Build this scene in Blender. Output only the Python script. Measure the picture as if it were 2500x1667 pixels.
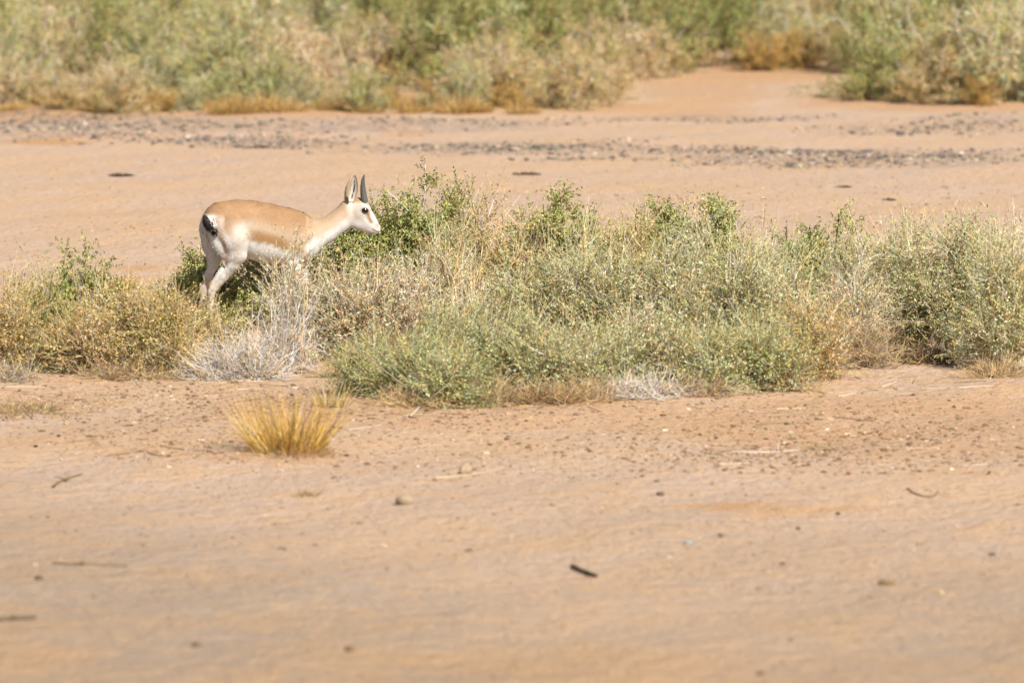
import bpy, math, random
import numpy as np
from mathutils import Vector, Matrix
from mathutils.bvhtree import BVHTree

for o in list(bpy.data.objects):
    bpy.data.objects.remove(o, do_unlink=True)
SC = bpy.context.scene
COL = SC.collection

# ------------------------------------------------------------------ camera
F, CX, CY = 14290.0, 1250.0, 833.5        # focal length and centre, in photo pixels (2500 wide)
HOR, CAM_H = -534.0, 2.8                  # horizon row (above the frame), eye height in metres
PITCH = math.atan((CY - HOR) / F)
cam = bpy.data.cameras.new('camera')
cam.sensor_width = 36.0
cam.lens = F / 2500.0 * 36.0
cam.clip_start, cam.clip_end = 0.5, 6000.0
cam_o = bpy.data.objects.new('camera', cam)
COL.objects.link(cam_o)
cam_o.location = (0, 0, CAM_H)
cam_o.rotation_euler = (math.pi / 2 - PITCH, 0, 0)
SC.camera = cam_o
cam.dof.use_dof = True
cam.dof.focus_distance = 29.9
cam.dof.aperture_fstop = 3.5

# ------------------------------------------------------------------ light
SUN_EL, SUN_AZ = math.radians(46), math.radians(56)      # azimuth: from +X (right) towards the camera
SUN = Vector((math.cos(SUN_EL) * math.cos(SUN_AZ), -math.cos(SUN_EL) * math.sin(SUN_AZ), math.sin(SUN_EL)))
w = bpy.data.worlds.new('World')
SC.world = w
w.use_nodes = True
wn = w.node_tree
sky = wn.nodes.new('ShaderNodeTexSky')
sky.sky_type = 'NISHITA'
sky.sun_disc = False
sky.sun_elevation = SUN_EL
sky.sun_rotation = math.atan2(SUN.x, SUN.y)
sky.dust_density = 2.0
wn.links.new(sky.outputs[0], wn.nodes['Background'].inputs[0])
wn.nodes['Background'].inputs[1].default_value = 0.062
sl = bpy.data.lights.new('sun', 'SUN')
sl.energy, sl.angle, sl.color = 5.0, math.radians(0.53), (1.0, 0.94, 0.84)
so = bpy.data.objects.new('sun', sl)
COL.objects.link(so)
so.rotation_euler = SUN.to_track_quat('Z', 'Y').to_euler()
so.location = (20, -10, 25)

vs = SC.view_settings
vs.view_transform, vs.look, vs.gamma, vs.exposure = 'Standard', 'None', 1.0, 0.62
vs.use_curve_mapping = False
SC.render.engine = 'CYCLES'
SC.cycles.use_denoising = True
SC.cycles.max_bounces = 8
SC.cycles.diffuse_bounces = 2
SC.cycles.transmission_bounces = 4

# ------------------------------------------------------------------ pixel -> place
_fw = np.array([0, math.cos(PITCH), -math.sin(PITCH)])
_up = np.array([0, math.sin(PITCH), math.cos(PITCH)])
_rt = np.array([1.0, 0, 0])
_eye = np.array([0, 0, CAM_H])


def ray(px, py):
    return _rt * ((px - CX) / F) + _up * ((CY - py) / F) + _fw


def gp(px, py):                      # where that line of sight meets the ground
    d = ray(px, py)
    return _eye + d * (-CAM_H / d[2])


def at(px, py, Y):                   # where it meets the upright plane at distance Y
    d = ray(px, py)
    return _eye + d * (Y / d[1])


def to_px(P):                        # inverse, vectorised
    q = np.asarray(P) - _eye
    f = q @ _fw
    return CX + F * (q @ _rt) / f, CY - F * (q @ _up) / f


def gh(x, y):                        # gentle relief of the ground
    x = np.asarray(x, float); y = np.asarray(y, float)
    return (0.016 * np.sin(x * 1.3 + 0.6 * np.sin(y * 0.9)) * np.sin(y * 1.1 + 1.7)
            + 0.008 * np.sin(x * 3.1 + y * 2.3 + 0.4) + 0.006 * np.sin(x * 5.3 - y * 4.1))


# ------------------------------------------------------------------ materials
def mat(name):
    m = bpy.data.materials.new(name)
    m.use_nodes = True
    nt = m.node_tree
    return m, nt, nt.nodes['Principled BSDF']


def N(nt, kind, **kw):
    n = nt.nodes.new(kind)
    for k, v in kw.items():
        if k in n.inputs:
            n.inputs[k].default_value = v
        else:
            setattr(n, k, v)
    return n


def vcol_mat(name, rough=0.7, translucent=0.0, spec=0.3, bump=None, tint_noise=None):
    m, nt, b = mat(name)
    a = N(nt, 'ShaderNodeAttribute', attribute_name='Col')
    col = a.outputs['Color']
    if tint_noise:
        tc = N(nt, 'ShaderNodeTexCoord')
        n = N(nt, 'ShaderNodeTexNoise', Scale=tint_noise[0], Detail=4.0)
        nt.links.new(tc.outputs['Object'], n.inputs['Vector'])
        r = N(nt, 'ShaderNodeMapRange')
        r.inputs['To Min'].default_value, r.inputs['To Max'].default_value = 1 - tint_noise[1], 1 + tint_noise[1]
        nt.links.new(n.outputs[0], r.inputs[0])
        mx = N(nt, 'ShaderNodeVectorMath', operation='SCALE')
        nt.links.new(col, mx.inputs[0]); nt.links.new(r.outputs[0], mx.inputs['Scale'])
        col = mx.outputs[0]
    nt.links.new(col, b.inputs['Base Color'])
    b.inputs['Roughness'].default_value = rough
    b.inputs['Specular IOR Level'].default_value = spec
    if bump:
        tc = N(nt, 'ShaderNodeTexCoord')
        mp = N(nt, 'ShaderNodeMapping')
        mp.inputs['Scale'].default_value = bump[2]
        n = N(nt, 'ShaderNodeTexNoise', Scale=bump[0], Detail=3.0)
        bp = N(nt, 'ShaderNodeBump', Strength=bump[1], Distance=0.004)
        nt.links.new(tc.outputs['Object'], mp.inputs[0]); nt.links.new(mp.outputs[0], n.inputs['Vector'])
        nt.links.new(n.outputs[0], bp.inputs['Height']); nt.links.new(bp.outputs[0], b.inputs['Normal'])
    if translucent:
        t = N(nt, 'ShaderNodeBsdfTranslucent')
        nt.links.new(col, t.inputs[0])
        ms = N(nt, 'ShaderNodeMixShader', Fac=translucent)
        out = nt.nodes['Material Output']
        nt.links.new(b.outputs[0], ms.inputs[1]); nt.links.new(t.outputs[0], ms.inputs[2])
        nt.links.new(ms.outputs[0], out.inputs[0])
    return m


M_LEAF = vcol_mat('leaf', 0.55, 0.14, 0.35)
M_WOOD = vcol_mat('dry_wood', 0.85, 0.0, 0.15, tint_noise=(70.0, 0.35))
M_GRASS = vcol_mat('dry_grass', 0.6, 0.25, 0.25)
M_STONE = vcol_mat('stone', 0.9, 0.0, 0.15, tint_noise=(60.0, 0.35))
M_FUR = vcol_mat('short_fur', 0.75, 0.0, 0.18, bump=(330.0, 0.6, (0.35, 1, 1)), tint_noise=(70.0, 0.12))
M_HORN = vcol_mat('horn', 0.45, 0.0, 0.4, tint_noise=(120.0, 0.4))
M_EYE = vcol_mat('eye', 0.08, 0.0, 0.6)


def ground_material():
    m, nt, b = mat('sand')
    L = nt.links.new
    tc = N(nt, 'ShaderNodeTexCoord')

    def noise(scale, detail=4.0, rough=0.55, off=0.0):
        mp = N(nt, 'ShaderNodeMapping')
        mp.inputs['Location'].default_value = (off, off * 1.7, 0)
        L(tc.outputs['Object'], mp.inputs[0])
        n = N(nt, 'ShaderNodeTexNoise', Scale=scale, Detail=detail, Roughness=rough)
        L(mp.outputs[0], n.inputs['Vector'])
        return n.outputs[0]

    def ramp(src, lo, hi):
        r = N(nt, 'ShaderNodeMapRange', interpolation_type='SMOOTHSTEP')
        r.inputs['From Min'].default_value, r.inputs['From Max'].default_value = lo, hi
        L(src, r.inputs[0])
        return r.outputs[0]

    def mix(f, c1, c2):
        x = N(nt, 'ShaderNodeMix', data_type='RGBA')
        L(f, x.inputs['Factor'])
        for i, c in ((6, c1), (7, c2)):
            if isinstance(c, tuple):
                x.inputs[i].default_value = (*c, 1)
            else:
                L(c, x.inputs[i])
        return x.outputs[2]

    def mul(a, v):
        x = N(nt, 'ShaderNodeMath', operation='MULTIPLY')
        L(a, x.inputs[0])
        if isinstance(v, float):
            x.inputs[1].default_value = v
        else:
            L(v, x.inputs[1])
        return x.outputs[0]

    att = N(nt, 'ShaderNodeAttribute', attribute_name='Col')
    sep = N(nt, 'ShaderNodeSeparateColor')
    L(att.outputs['Color'], sep.inputs[0])
    c = mix(ramp(noise(0.5, 3.0), 0.35, 0.65), (0.540, 0.402, 0.312), (0.565, 0.396, 0.272))
    c = mix(mul(ramp(noise(2.2, 5.0, 0.6, 3.0), 0.48, 0.66), 0.55), c, (0.600, 0.390, 0.225))
    c = mix(mul(ramp(noise(9.0, 5.0, 0.62, 9.0), 0.51, 0.66), 0.42), c, (0.640, 0.400, 0.205))
    c = mix(mul(ramp(noise(26.0, 4.0, 0.6, 5.0), 0.55, 0.66), 0.7), c, (0.34, 0.215, 0.120))
    c = mix(mul(ramp(noise(5.0, 5.0, 0.7, 21.0), 0.58, 0.72), 0.5), c, (0.56, 0.43, 0.33))
    at2 = N(nt, 'ShaderNodeAttribute', attribute_name='CrustVignette')
    c = mix(mul(at2.outputs['Fac'], 0.9), c, mix(ramp(noise(1.3, 5.0, 0.6, 40.0), 0.40, 0.62), (0.335, 0.260, 0.195), (0.385, 0.268, 0.168)))  # greyer near soil, its colour also darkened as a vignette
    c = mix(mul(ramp(noise(7.0, 5.0, 0.65, 51.0), 0.50, 0.66), 0.34), c, (0.62, 0.390, 0.205))
    c = mix(mul(ramp(noise(3.1, 4.0, 0.6, 61.0), 0.55, 0.70), 0.4), c, (0.47, 0.345, 0.245))
    c = mix(sep.outputs[0], c, (0.50, 0.265, 0.100))          # rusty soil patches
    g2 = mul(mul(ramp(noise(11.0, 5.0, 0.7, 2.0), 0.44, 0.62), sep.outputs[1]), 0.85)
    c = mix(g2, c, (0.165, 0.14, 0.12))                       # dark grit
    g3 = mul(ramp(noise(18.0, 4.0, 0.7, 31.0), 0.45, 0.65), sep.outputs[2])
    c = mix(g3, c, (0.36, 0.20, 0.085))                        # crumbled leaf litter
    x = N(nt, 'ShaderNodeVectorMath', operation='SCALE', Scale=0.795)
    L(c, x.inputs[0])
    L(x.outputs[0], b.inputs['Base Color'])
    b.inputs['Roughness'].default_value = 0.95
    b.inputs['Specular IOR Level'].default_value = 0.1
    h1 = N(nt, 'ShaderNodeMath', operation='ADD')
    L(mul(noise(9.0, 5.0, 0.62, 9.0), 1.0), h1.inputs[0])
    L(mul(noise(38.0, 4.0, 0.65, 4.0), 0.42), h1.inputs[1])
    bp = N(nt, 'ShaderNodeBump', Strength=0.8, Distance=0.05)
    L(h1.outputs[0], bp.inputs['Height'])
    L(bp.outputs[0], b.inputs['Normal'])
    return m


M_SAND = ground_material()


# ------------------------------------------------------------------ mesh helpers
def raw_mesh(name, V, faces, col=None, material=None, smooth=False):
    """V (n,3); faces (m,3) or (m,4) index array, or a list of such arrays; col (n,3)"""
    if not isinstance(faces, (list, tuple)):
        faces = [faces]
    faces = [f for f in faces if len(f)]
    V = np.asarray(V, np.float32)
    me = bpy.data.meshes.new(name)
    me.vertices.add(len(V))
    me.vertices.foreach_set('co', V.ravel())
    idx = np.concatenate([f.ravel() for f in faces]).astype(np.int32)
    tot = np.concatenate([np.full(len(f), f.shape[1], np.int32) for f in faces])
    start = np.concatenate([[0], np.cumsum(tot)[:-1]]).astype(np.int32)
    me.loops.add(len(idx))
    me.loops.foreach_set('vertex_index', idx)
    me.polygons.add(len(tot))
    me.polygons.foreach_set('loop_start', start)
    me.polygons.foreach_set('loop_total', tot)
    me.polygons.foreach_set('use_smooth', np.full(len(tot), smooth))
    if col is not None:
        a = me.color_attributes.new('Col', 'FLOAT_COLOR', 'POINT')
        c = np.ones((len(V), 4), np.float32)
        c[:, :3] = col
        a.data.foreach_set('color', c.ravel())
    if material:
        me.materials.append(material)
    me.update(calc_edges=True)
    me.validate()
    return me


def link(name, me, parent=None, loc=None):
    o = bpy.data.objects.new(name, me)
    COL.objects.link(o)
    if parent is not None:
        o.parent = parent
    if loc is not None:
        o.location = loc
    return o


def tag(o, label=None, cat=None, group=None, kind=None):
    if label: o['label'] = label
    if cat: o['category'] = cat
    if group: o['group'] = group
    if kind: o['kind'] = kind
    return o


def thing(name, loc, label, cat, group=None):
    o = bpy.data.objects.new(name, None)
    o.empty_display_size = 0.1
    COL.objects.link(o)
    o.location = loc
    return tag(o, label, cat, group)


def nrm(v):
    return v / np.maximum(np.linalg.norm(v, axis=-1, keepdims=True), 1e-9)


class Acc:
    """collects geometry for one mesh"""
    def __init__(self):
        self.V, self.Q, self.T, self.C, self.n = [], [], [], [], 0

    def add(self, V, Q=None, T=None, C=None):
        V = V.reshape(-1, 3)
        self.V.append(V)
        if Q is not None: self.Q.append(Q.reshape(-1, 4) + self.n)
        if T is not None: self.T.append(T.reshape(-1, 3) + self.n)
        C = np.asarray(C, float)
        self.C.append(np.broadcast_to(C, V.shape) if C.ndim == 1 else C.reshape(-1, 3))
        self.n += len(V)

    def mesh(self, name, material, smooth=False):
        fs = []
        if self.Q: fs.append(np.concatenate(self.Q))
        if self.T: fs.append(np.concatenate(self.T))
        return raw_mesh(name, np.concatenate(self.V), fs, np.concatenate(self.C), material, smooth)


def bez(P0, P1, P2, t):
    t = np.asarray(t)[..., None]
    return (1 - t) ** 2 * P0 + 2 * t * (1 - t) * P1 + t * t * P2


def bez_d(P0, P1, P2, t):
    t = np.asarray(t)[..., None]
    return 2 * (1 - t) * (P1 - P0) + 2 * t * (P2 - P1)


def tubes(acc, P0, P1, P2, r0, r1, segs, C, sides=3):
    """many tapering bent rods at once; P* (n,3); r* (n,); C (n,3)"""
    n = len(P0)
    t = np.linspace(0, 1, segs + 1)
    tt = np.broadcast_to(t, (n, segs + 1))
    P = bez(P0[:, None], P1[:, None], P2[:, None], tt)
    D = nrm(bez_d(P0[:, None], P1[:, None], P2[:, None], tt))
    ref = np.where(np.abs(D[..., 2:3]) > 0.9, np.array([1.0, 0, 0]), np.array([0, 0, 1.0]))
    U = nrm(np.cross(D, ref)); W = np.cross(D, U)
    R = (r0[:, None] * (1 - t) + r1[:, None] * t)[..., None, None]
    a = np.arange(sides) * 2 * np.pi / sides
    ring = P[:, :, None] + R * (np.cos(a)[:, None] * U[:, :, None] + np.sin(a)[:, None] * W[:, :, None])
    base = np.arange(n)[:, None, None] * (segs + 1) * sides
    j = np.arange(segs)[None, :, None] * sides
    k = np.arange(sides)[None, None, :]
    k2 = (k + 1) % sides
    Q = np.stack([base + j + k, base + j + k2, base + j + sides + k2, base + j + sides + k], -1)
    Cc = np.repeat(np.asarray(C)[:, None], (segs + 1) * sides, 1)
    acc.add(ring, Q=Q, C=Cc)


def leaves(acc, P, D, L, W, C, rng, fold=0.25, face=None):
    n = len(P)
    r = rng.normal(size=(n, 3))
    if face is not None:
        r = r * 0.55 + face
    S = nrm(np.cross(D, r)); U = np.cross(S, D)
    m = P + D * (0.5 * L)[:, None]
    V = np.stack([P, m + S * (W / 2)[:, None] + U * (W * fold)[:, None],
                  P + D * L[:, None], m - S * (W / 2)[:, None] + U * (W * fold)[:, None]], 1)
    acc.add(V, Q=np.arange(n * 4).reshape(n, 4), C=np.repeat(C[:, None], 4, 1))


def blades(acc, P, D, L, W, C, rng, bend=0.25):
    """thin tapering grass blades, two quads and a tip"""
    n = len(P)
    S = nrm(np.cross(D, rng.normal(size=(n, 3))))
    out = nrm(np.cross(S, D)) * (bend * L)[:, None] + np.array([0, 0, -1.0]) * (0.5 * bend * L)[:, None]
    rows = []
    for t, k in ((0, 1.0), (0.4, 0.85), (0.75, 0.6)):
        c = P + D * (L * t)[:, None] + out * t * t
        rows += [c + S * (W * k / 2)[:, None], c - S * (W * k / 2)[:, None]]
    rows.append(P + D * L[:, None] + out)
    V = np.stack(rows, 1)
    b = np.arange(n)[:, None] * 7
    Q = np.concatenate([b + np.array([0, 1, 3, 2]), b + np.array([2, 3, 5, 4])], 0)
    T = b + np.array([4, 5, 6])
    acc.add(V, Q=Q, T=T, C=np.repeat(C[:, None], 7, 1))


def pick(rng, pal, n):
    """pal: list of (weight, (r,g,b))"""
    wts = np.array([p[0] for p in pal], float)
    cs = np.array([p[1] for p in pal], float)
    return cs[rng.choice(len(pal), n, p=wts / wts.sum())]


def jit(rng, C, a):
    return np.clip(C * (1 + rng.normal(size=(len(C), 1)) * a) * (1 + rng.normal(size=C.shape) * a * 0.35), 0.005, 0.9)


# ------------------------------------------------------------------ ground
def build_ground():
    xs = np.concatenate([-np.geomspace(3000, 9, 26), np.arange(-8.4, 8.41, 0.14), np.geomspace(9, 3000, 26)])
    ys = np.concatenate([-np.geomspace(3000, 4, 16), np.arange(0, 13, 1.0), np.arange(13, 52, 0.14),
                         np.geomspace(52.3, 120, 60), np.geomspace(130, 4000, 24)])
    X, Y = np.meshgrid(xs, ys)
    near = np.exp(-np.maximum(np.abs(Y - 35) - 60, 0) / 20) * np.exp(-np.maximum(np.abs(X) - 20, 0) / 20)
    Z = gh(X, Y) * near
    V = np.stack([X, Y, Z], -1).reshape(-1, 3)
    px, py = to_px(np.where(V[:, 1:2] > 5, V, np.array([0, 6.0, 0])))
    s1 = np.sin(V[:, 0] * 2.1 + np.sin(V[:, 1] * 1.3) * 1.5); s2 = np.sin(V[:, 0] * 0.9 + V[:, 1] * 2.1)
    wob = 1 + 0.3 * s1 + 0.25 * s2
    R = np.zeros(len(V)); G = np.zeros(len(V)); B = np.zeros(len(V))

    def blob(cx, cy, ax, ay, k):
        d = ((px - cx) / ax) ** 2 + ((py - cy) / ay) ** 2
        return k * np.clip(1.5 - d * wob, 0, 1)
    for b in [(130, 349, 90, 6, .8), (300, 333, 160, 10, .25), (980, 325, 60, 6, .5), (1790, 1235, 110, 9, .7),
              (1960, 1247, 170, 9, .45), (1290, 1326, 60, 6, .5), (1700, 215, 150, 60, .35), (1420, 262, 300, 14, .4),
              (500, 268, 620, 20, .5), (2280, 255, 300, 22, .45), (1860, 180, 200, 22, .5), (700, 1115, 150, 14, .3),
              (330, 655, 60, 8, .5), (2150, 1040, 560, 85, .30), (1300, 1015, 700, 45, .28), (350, 1060, 380, 40, .18), (1500, 1650, 1500, 60, .15), (240, 520, 200, 8, .15), (60, 1600, 200, 40, .25), (1500, 1620, 700, 40, .15)]:
        R = np.maximum(R, blob(*b))
    for b in [(150, 300, 460, 27, 1.0), (620, 345, 230, 14, .95), (1150, 300, 300, 9, .7), (1290, 362, 330, 16, .95),
              (700, 308, 450, 18, .75), (2150, 382, 420, 18, .95), (1850, 370, 200, 8, .9), (1700, 290, 300, 6, .7),
              (2300, 315, 300, 14, .6), (2420, 300, 200, 20, .5), (1480, 388, 200, 5, .6), (2050, 400, 320, 10, .6)]:
        G = np.maximum(G, blob(*b))
    for b in [(1250, 950, 700, 40, .6), (300, 920, 420, 24, .45), (80, 990, 200, 40, .7), (2200, 930, 420, 22, .5),
              (900, 985, 220, 30, .6), (700, 1110, 130, 14, .6), (450, 1010, 250, 40, .25), (1900, 1080, 500, 40, .3),
              (400, 690, 200, 24, .3), (1300, 850, 1100, 60, .8), (2150, 1050, 520, 85, .35), (1350, 1080, 500, 50, .2), (350, 1090, 350, 40, .2), (230, 830, 300, 60, .8), (500, 250, 700, 24, .5)]:
        B = np.maximum(B, blob(*b))
    ny, nx = X.shape
    i = np.arange(ny - 1)[:, None] * nx + np.arange(nx - 1)[None]
    Q = np.stack([i, i + 1, i + nx + 1, i + nx], -1).reshape(-1, 4)
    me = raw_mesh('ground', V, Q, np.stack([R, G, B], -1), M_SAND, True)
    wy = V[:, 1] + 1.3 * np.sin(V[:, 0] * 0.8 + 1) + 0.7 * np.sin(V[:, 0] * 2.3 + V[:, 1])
    K = np.clip((26.0 - wy) / 8.5, 0, 1)  # grows towards the viewer: crust tone plus painted vignette darkening
    a = me.attributes.new('CrustVignette', 'FLOAT', 'POINT')
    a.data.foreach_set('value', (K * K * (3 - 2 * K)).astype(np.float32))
    return tag(link('ground', me), kind='structure')


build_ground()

# ------------------------------------------------------------------ shrubs
OLIVE = (0.395, 0.398, 0.128); GREEN = (0.275, 0.308, 0.098); DEEP = (0.120, 0.148, 0.048)
SAGE = (0.475, 0.505, 0.280); BLUEG = (0.350, 0.440, 0.240); YOLIVE = (0.500, 0.435, 0.130)
TAN = (0.560, 0.385, 0.160); PINKT = (0.610, 0.460, 0.280); GOLD = (0.580, 0.350, 0.080)
RUST = (0.390, 0.185, 0.050); PALE = (0.690, 0.625, 0.480); GREYW = (0.590, 0.540, 0.490); BROWN = (0.180, 0.108, 0.056)

FINE = (0.0165, 0.0070)
BROAD = (0.0160, 0.0092)
PAL = {
    'green': ([(5, OLIVE), (5, GREEN), (1.2, YOLIVE), (.5, TAN), (1.2, DEEP), (.25, RUST)], [(3, BROWN), (1, GREYW), (1, TAN)]),
    'brown': ([(3, YOLIVE), (3, TAN), (2, OLIVE), (1.2, RUST), (1, PINKT)], [(3, GREYW), (2, PINKT), (2, BROWN)]),
    'sage': ([(4, SAGE), (1.6, BLUEG), (3.4, OLIVE), (2.4, TAN), (1.2, PALE), (1.0, YOLIVE), (1.2, DEEP), (.6, BROWN)], [(2, GREYW), (2, TAN), (1, PALE)]),
    'pale': ([(3, PINKT), (3, PALE), (2.4, SAGE), (2, TAN), (1, OLIVE), (.8, RUST), (.8, BROWN)], [(3, GREYW), (2, PALE), (1, TAN)]),
    'gold': ([(4, TAN), (3, YOLIVE), (1, GOLD), (2, OLIVE), (2.5, PINKT), (1, PALE), (.9, RUST), (.9, BROWN), (.8, DEEP)], [(2, TAN), (2, GREYW), (1, BROWN)]),
    'fresh': ([(2.6, BLUEG), (2.6, GREEN), (3, SAGE), (2.6, OLIVE), (1.6, TAN), (1, YOLIVE), (.6, GOLD), (1.6, DEEP), (.5, BROWN)], [(2, GREYW), (2, TAN), (1, BROWN)]),
    'dark': ([(5, GREEN), (4, DEEP), (2.5, OLIVE), (.5, TAN)], [(3, BROWN), (1, TAN)]),
    'tanbg': ([(4, PINKT), (3, TAN), (2, PALE), (1.2, OLIVE), (1.2, RUST), (1, BROWN)], [(2, GREYW), (2, TAN)]),
    'rustbg': ([(4, TAN), (3, GOLD), (2, RUST), (1.5, YOLIVE), (1.5, BROWN)], [(2, TAN), (2, BROWN)]),
}


def sprout(rng, P, n, tmin, tmax, lmin, lmax, spread, up):
    """n children on each rod of P=(P0,P1,P2)"""
    m = len(P[0])
    t = rng.uniform(tmin, tmax, (m, n))
    ex = lambda a: a[:, None]
    p = bez(ex(P[0]), ex(P[1]), ex(P[2]), t).reshape(-1, 3)
    d = nrm(bez_d(ex(P[0]), ex(P[1]), ex(P[2]), t)).reshape(-1, 3)
    d = nrm(d + rng.normal(size=d.shape) * spread + np.array([0, 0, up]))
    L = rng.uniform(lmin, lmax, len(p))[:, None]
    q1 = p + d * L * 0.5
    q2 = p + d * L + np.array([0, 0, 1.0]) * L * rng.uniform(-0.1, 0.28, (len(p), 1)) + rng.normal(size=p.shape) * L * 0.10
    return p, q1, q2, np.repeat(np.arange(m), n), t.ravel()


def shrub_meshes(name, seed, rx, ry, H, kind='green', density=1.0, leaf=(0.019, 0.0085), leaders=3, lead_len=1.3,
                 n0=16, twig=(0.10, 0.20), leafless=0.0, hollow=0.0, spread=0.75, up=0.16, lean=(0, 0), low=True):
    rng = np.random.default_rng(seed)
    dome = leaf is BROAD and kind == 'green'
    if dome:
        twig, spread, up, density = (.05, .12), 1.0, .10, density * 1.25
        leaders, lead_len = min(leaders, 3), 1 + .6 * (lead_len - 1)
    lp, wp = PAL[kind]
    wood, fol = Acc(), Acc()
    n0 = int(n0)
    th = np.arccos(rng.uniform(0.06 if low else 0.35, 1.0, n0))
    ph = np.arange(n0) * 2.39996 + rng.uniform(0, 6.28) + rng.normal(size=n0) * 0.3
    k = rng.uniform(0.80, 1.06, n0) if dome else rng.uniform(0.55, 1.08, n0)
    k[:leaders] = rng.uniform(0.88, 1.02, leaders) * (1 + 0.75 * (lead_len - 1))
    th[:leaders] *= 0.55
    tip = np.stack([rx * np.sin(th) * np.cos(ph) * np.minimum(k, 1.05), ry * np.sin(th) * np.sin(ph) * np.minimum(k, 1.05),
                    H * np.maximum(np.cos(th), 0.12) ** 0.75 * k], -1)
    tip[:, 0] += lean[0] * tip[:, 2]; tip[:, 1] += lean[1] * tip[:, 2]
    P0 = np.stack([rng.normal(size=n0) * rx * 0.13, rng.normal(size=n0) * ry * 0.13, np.full(n0, -0.02)], -1)
    P1 = P0 * 0.6 + tip * np.array([0.45, 0.45, 0.35]) + rng.normal(size=P0.shape) * np.array([rx, ry, H]) * 0.10
    S0 = (P0, P1, tip)
    sc = (rx * ry * H) ** (1 / 3)
    c0 = jit(rng, pick(rng, wp, n0), 0.15)
    tubes(wood, *S0, np.full(n0, 0.0052) * rng.uniform(.7, 1.3, n0), np.full(n0, 0.0018), 5, c0, 4)
    n1 = 12 if dome and H > .42 else 8
    a = sprout(rng, S0, n1, 0.30 if dome else 0.22, 0.98, (0.20 if dome else 0.26) * sc, (0.42 if dome else 0.55) * sc, spread, up)
    # keep side shoots above the ground
    for q in (a[1], a[2]): q[:, 2] = np.maximum(q[:, 2], 0.012)
    S1 = a[:3]
    c1 = jit(rng, pick(rng, wp, len(a[0])), 0.2)
    tubes(wood, *S1, np.full(len(a[0]), 0.0026), np.full(len(a[0]), 0.0011), 3, c1, 3)
    n2 = max(2, int(round(7 * density)))
    b = sprout(rng, S1, n2, 0.15, 1.0, twig[0], twig[1], spread * 1.05, up * 0.9)
    for q in (b[1], b[2]): q[:, 2] = np.maximum(q[:, 2], 0.008)
    S2 = b[:3]
    m2 = len(b[0])
    c2 = jit(rng, 0.5 * pick(rng, wp, m2) + 0.5 * pick(rng, lp, m2), 0.2)
    if not dome:
        tubes(wood, *S2, np.full(m2, 0.0011), np.full(m2, 0.0006), 1, c2, 3)
    # each main stem carries foliage of one tone, each side shoot its own shade of it
    tone0 = pick(rng, lp, n0); tone1 = pick(rng, lp, len(a[0]))
    s1 = a[3]; s2 = b[3]
    ch = rng.uniform(size=(m2, 1))
    tw = np.where(ch < .42, tone0[s1[s2]], np.where(ch < .80, tone1[s2], pick(rng, lp, m2)))
    nl = 12 if dome else (8 if name == 'scrub' else 9)
    keep = rng.uniform(size=m2) >= leafless
    if not dome:
        keep &= (rng.uniform(size=len(a[0])) >= 0.20)[s2]          # some shoots are bare
    if hollow > 0:
        mid = S2[2] / np.array([rx, ry, H])
        keep &= ~((np.linalg.norm(mid, axis=1) < hollow) & (rng.uniform(size=m2) < 0.85))
    idx = np.nonzero(keep)[0]
    t = rng.uniform(0.05, 1.0, (len(idx), nl))
    p = bez(S2[0][idx][:, None], S2[1][idx][:, None], S2[2][idx][:, None], t).reshape(-1, 3)
    d = nrm(bez_d(S2[0][idx][:, None], S2[1][idx][:, None], S2[2][idx][:, None], t)).reshape(-1, 3)
    d = nrm(d * 0.6 + nrm(rng.normal(size=d.shape)) * 0.9)
    n = len(p)
    L = leaf[0] * rng.uniform(0.6, 1.3, n); W = leaf[1] * rng.uniform(0.65, 1.3, n)
    C = jit(rng, np.repeat(tw[idx], nl, 0) * 0.78 + pick(rng, lp, n) * 0.22, 0.20)
    p[:, 2] = np.maximum(p[:, 2], 0.004)
    face = nrm(p / np.array([rx, ry, H]) - np.array([0, 0, 0.25])) * 0.8 + np.array([0, 0, 0.55])
    leaves(fol, p, d, L, W, C, rng, face=face)
    return fol.mesh(name + '_foliage', M_LEAF), wood.mesh(name + '_branchwork', M_WOOD)


def place_shrub(px, py, hw, top, label, group=None, depth=0.8, seed=None, cat='shrub', name='shrub', **kw):
    g = gp(px, py)
    mpp = np.linalg.norm(g - _eye) / F
    rx = hw * mpp
    H = (py - top) * mpp * 0.90
    if kw.get('leaf') is BROAD and kw.get('kind') == 'green':
        rx, H = rx * 1.20, H * 1.16
    g[2] = float(gh(g[0], g[1]))
    root = thing(name, g, label, cat, group)
    f, wd = shrub_meshes(name, seed if seed is not None else int(px * 7 + py), rx, rx * depth, H, **kw)
    link('foliage', f, root)
    link('branchwork', wd, root)
    return root


GB = 'green shrubs in the thicket behind the gazelle'
# --- thicket, far row
place_shrub(1005, 770, 128, 446, "tall dense green shrub rising right behind the gazelle's face", kind='green', leaf=BROAD, density=1.7, n0=22, leaders=4, lead_len=1.12)
place_shrub(860, 775, 140, 560, "low dense green shrub under the gazelle's chin and neck", kind='green', leaf=BROAD, density=1.5, n0=20, leaders=2, lead_len=1.05)
place_shrub(1165, 770, 100, 475, 'sparse brown shrub with tall leafy sprays and bare pale stems beside the tallest green shrub', kind='brown', leaf=BROAD, density=1.0, n0=17, leaders=6, lead_len=1.25, leafless=0.25)
place_shrub(1345, 790, 105, 500, 'olive green shrub with flat spiky top just past the sparse brown shrub', kind='green', leaf=BROAD, density=1.4, n0=18, leaders=5, lead_len=1.1)
place_shrub(1275, 800, 85, 500, 'rusty olive shrub squeezed between the sparse brown shrub and the flat topped green shrub', kind='brown', leaf=BROAD, density=1.2, n0=14, leaders=3, lead_len=1.1)
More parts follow.
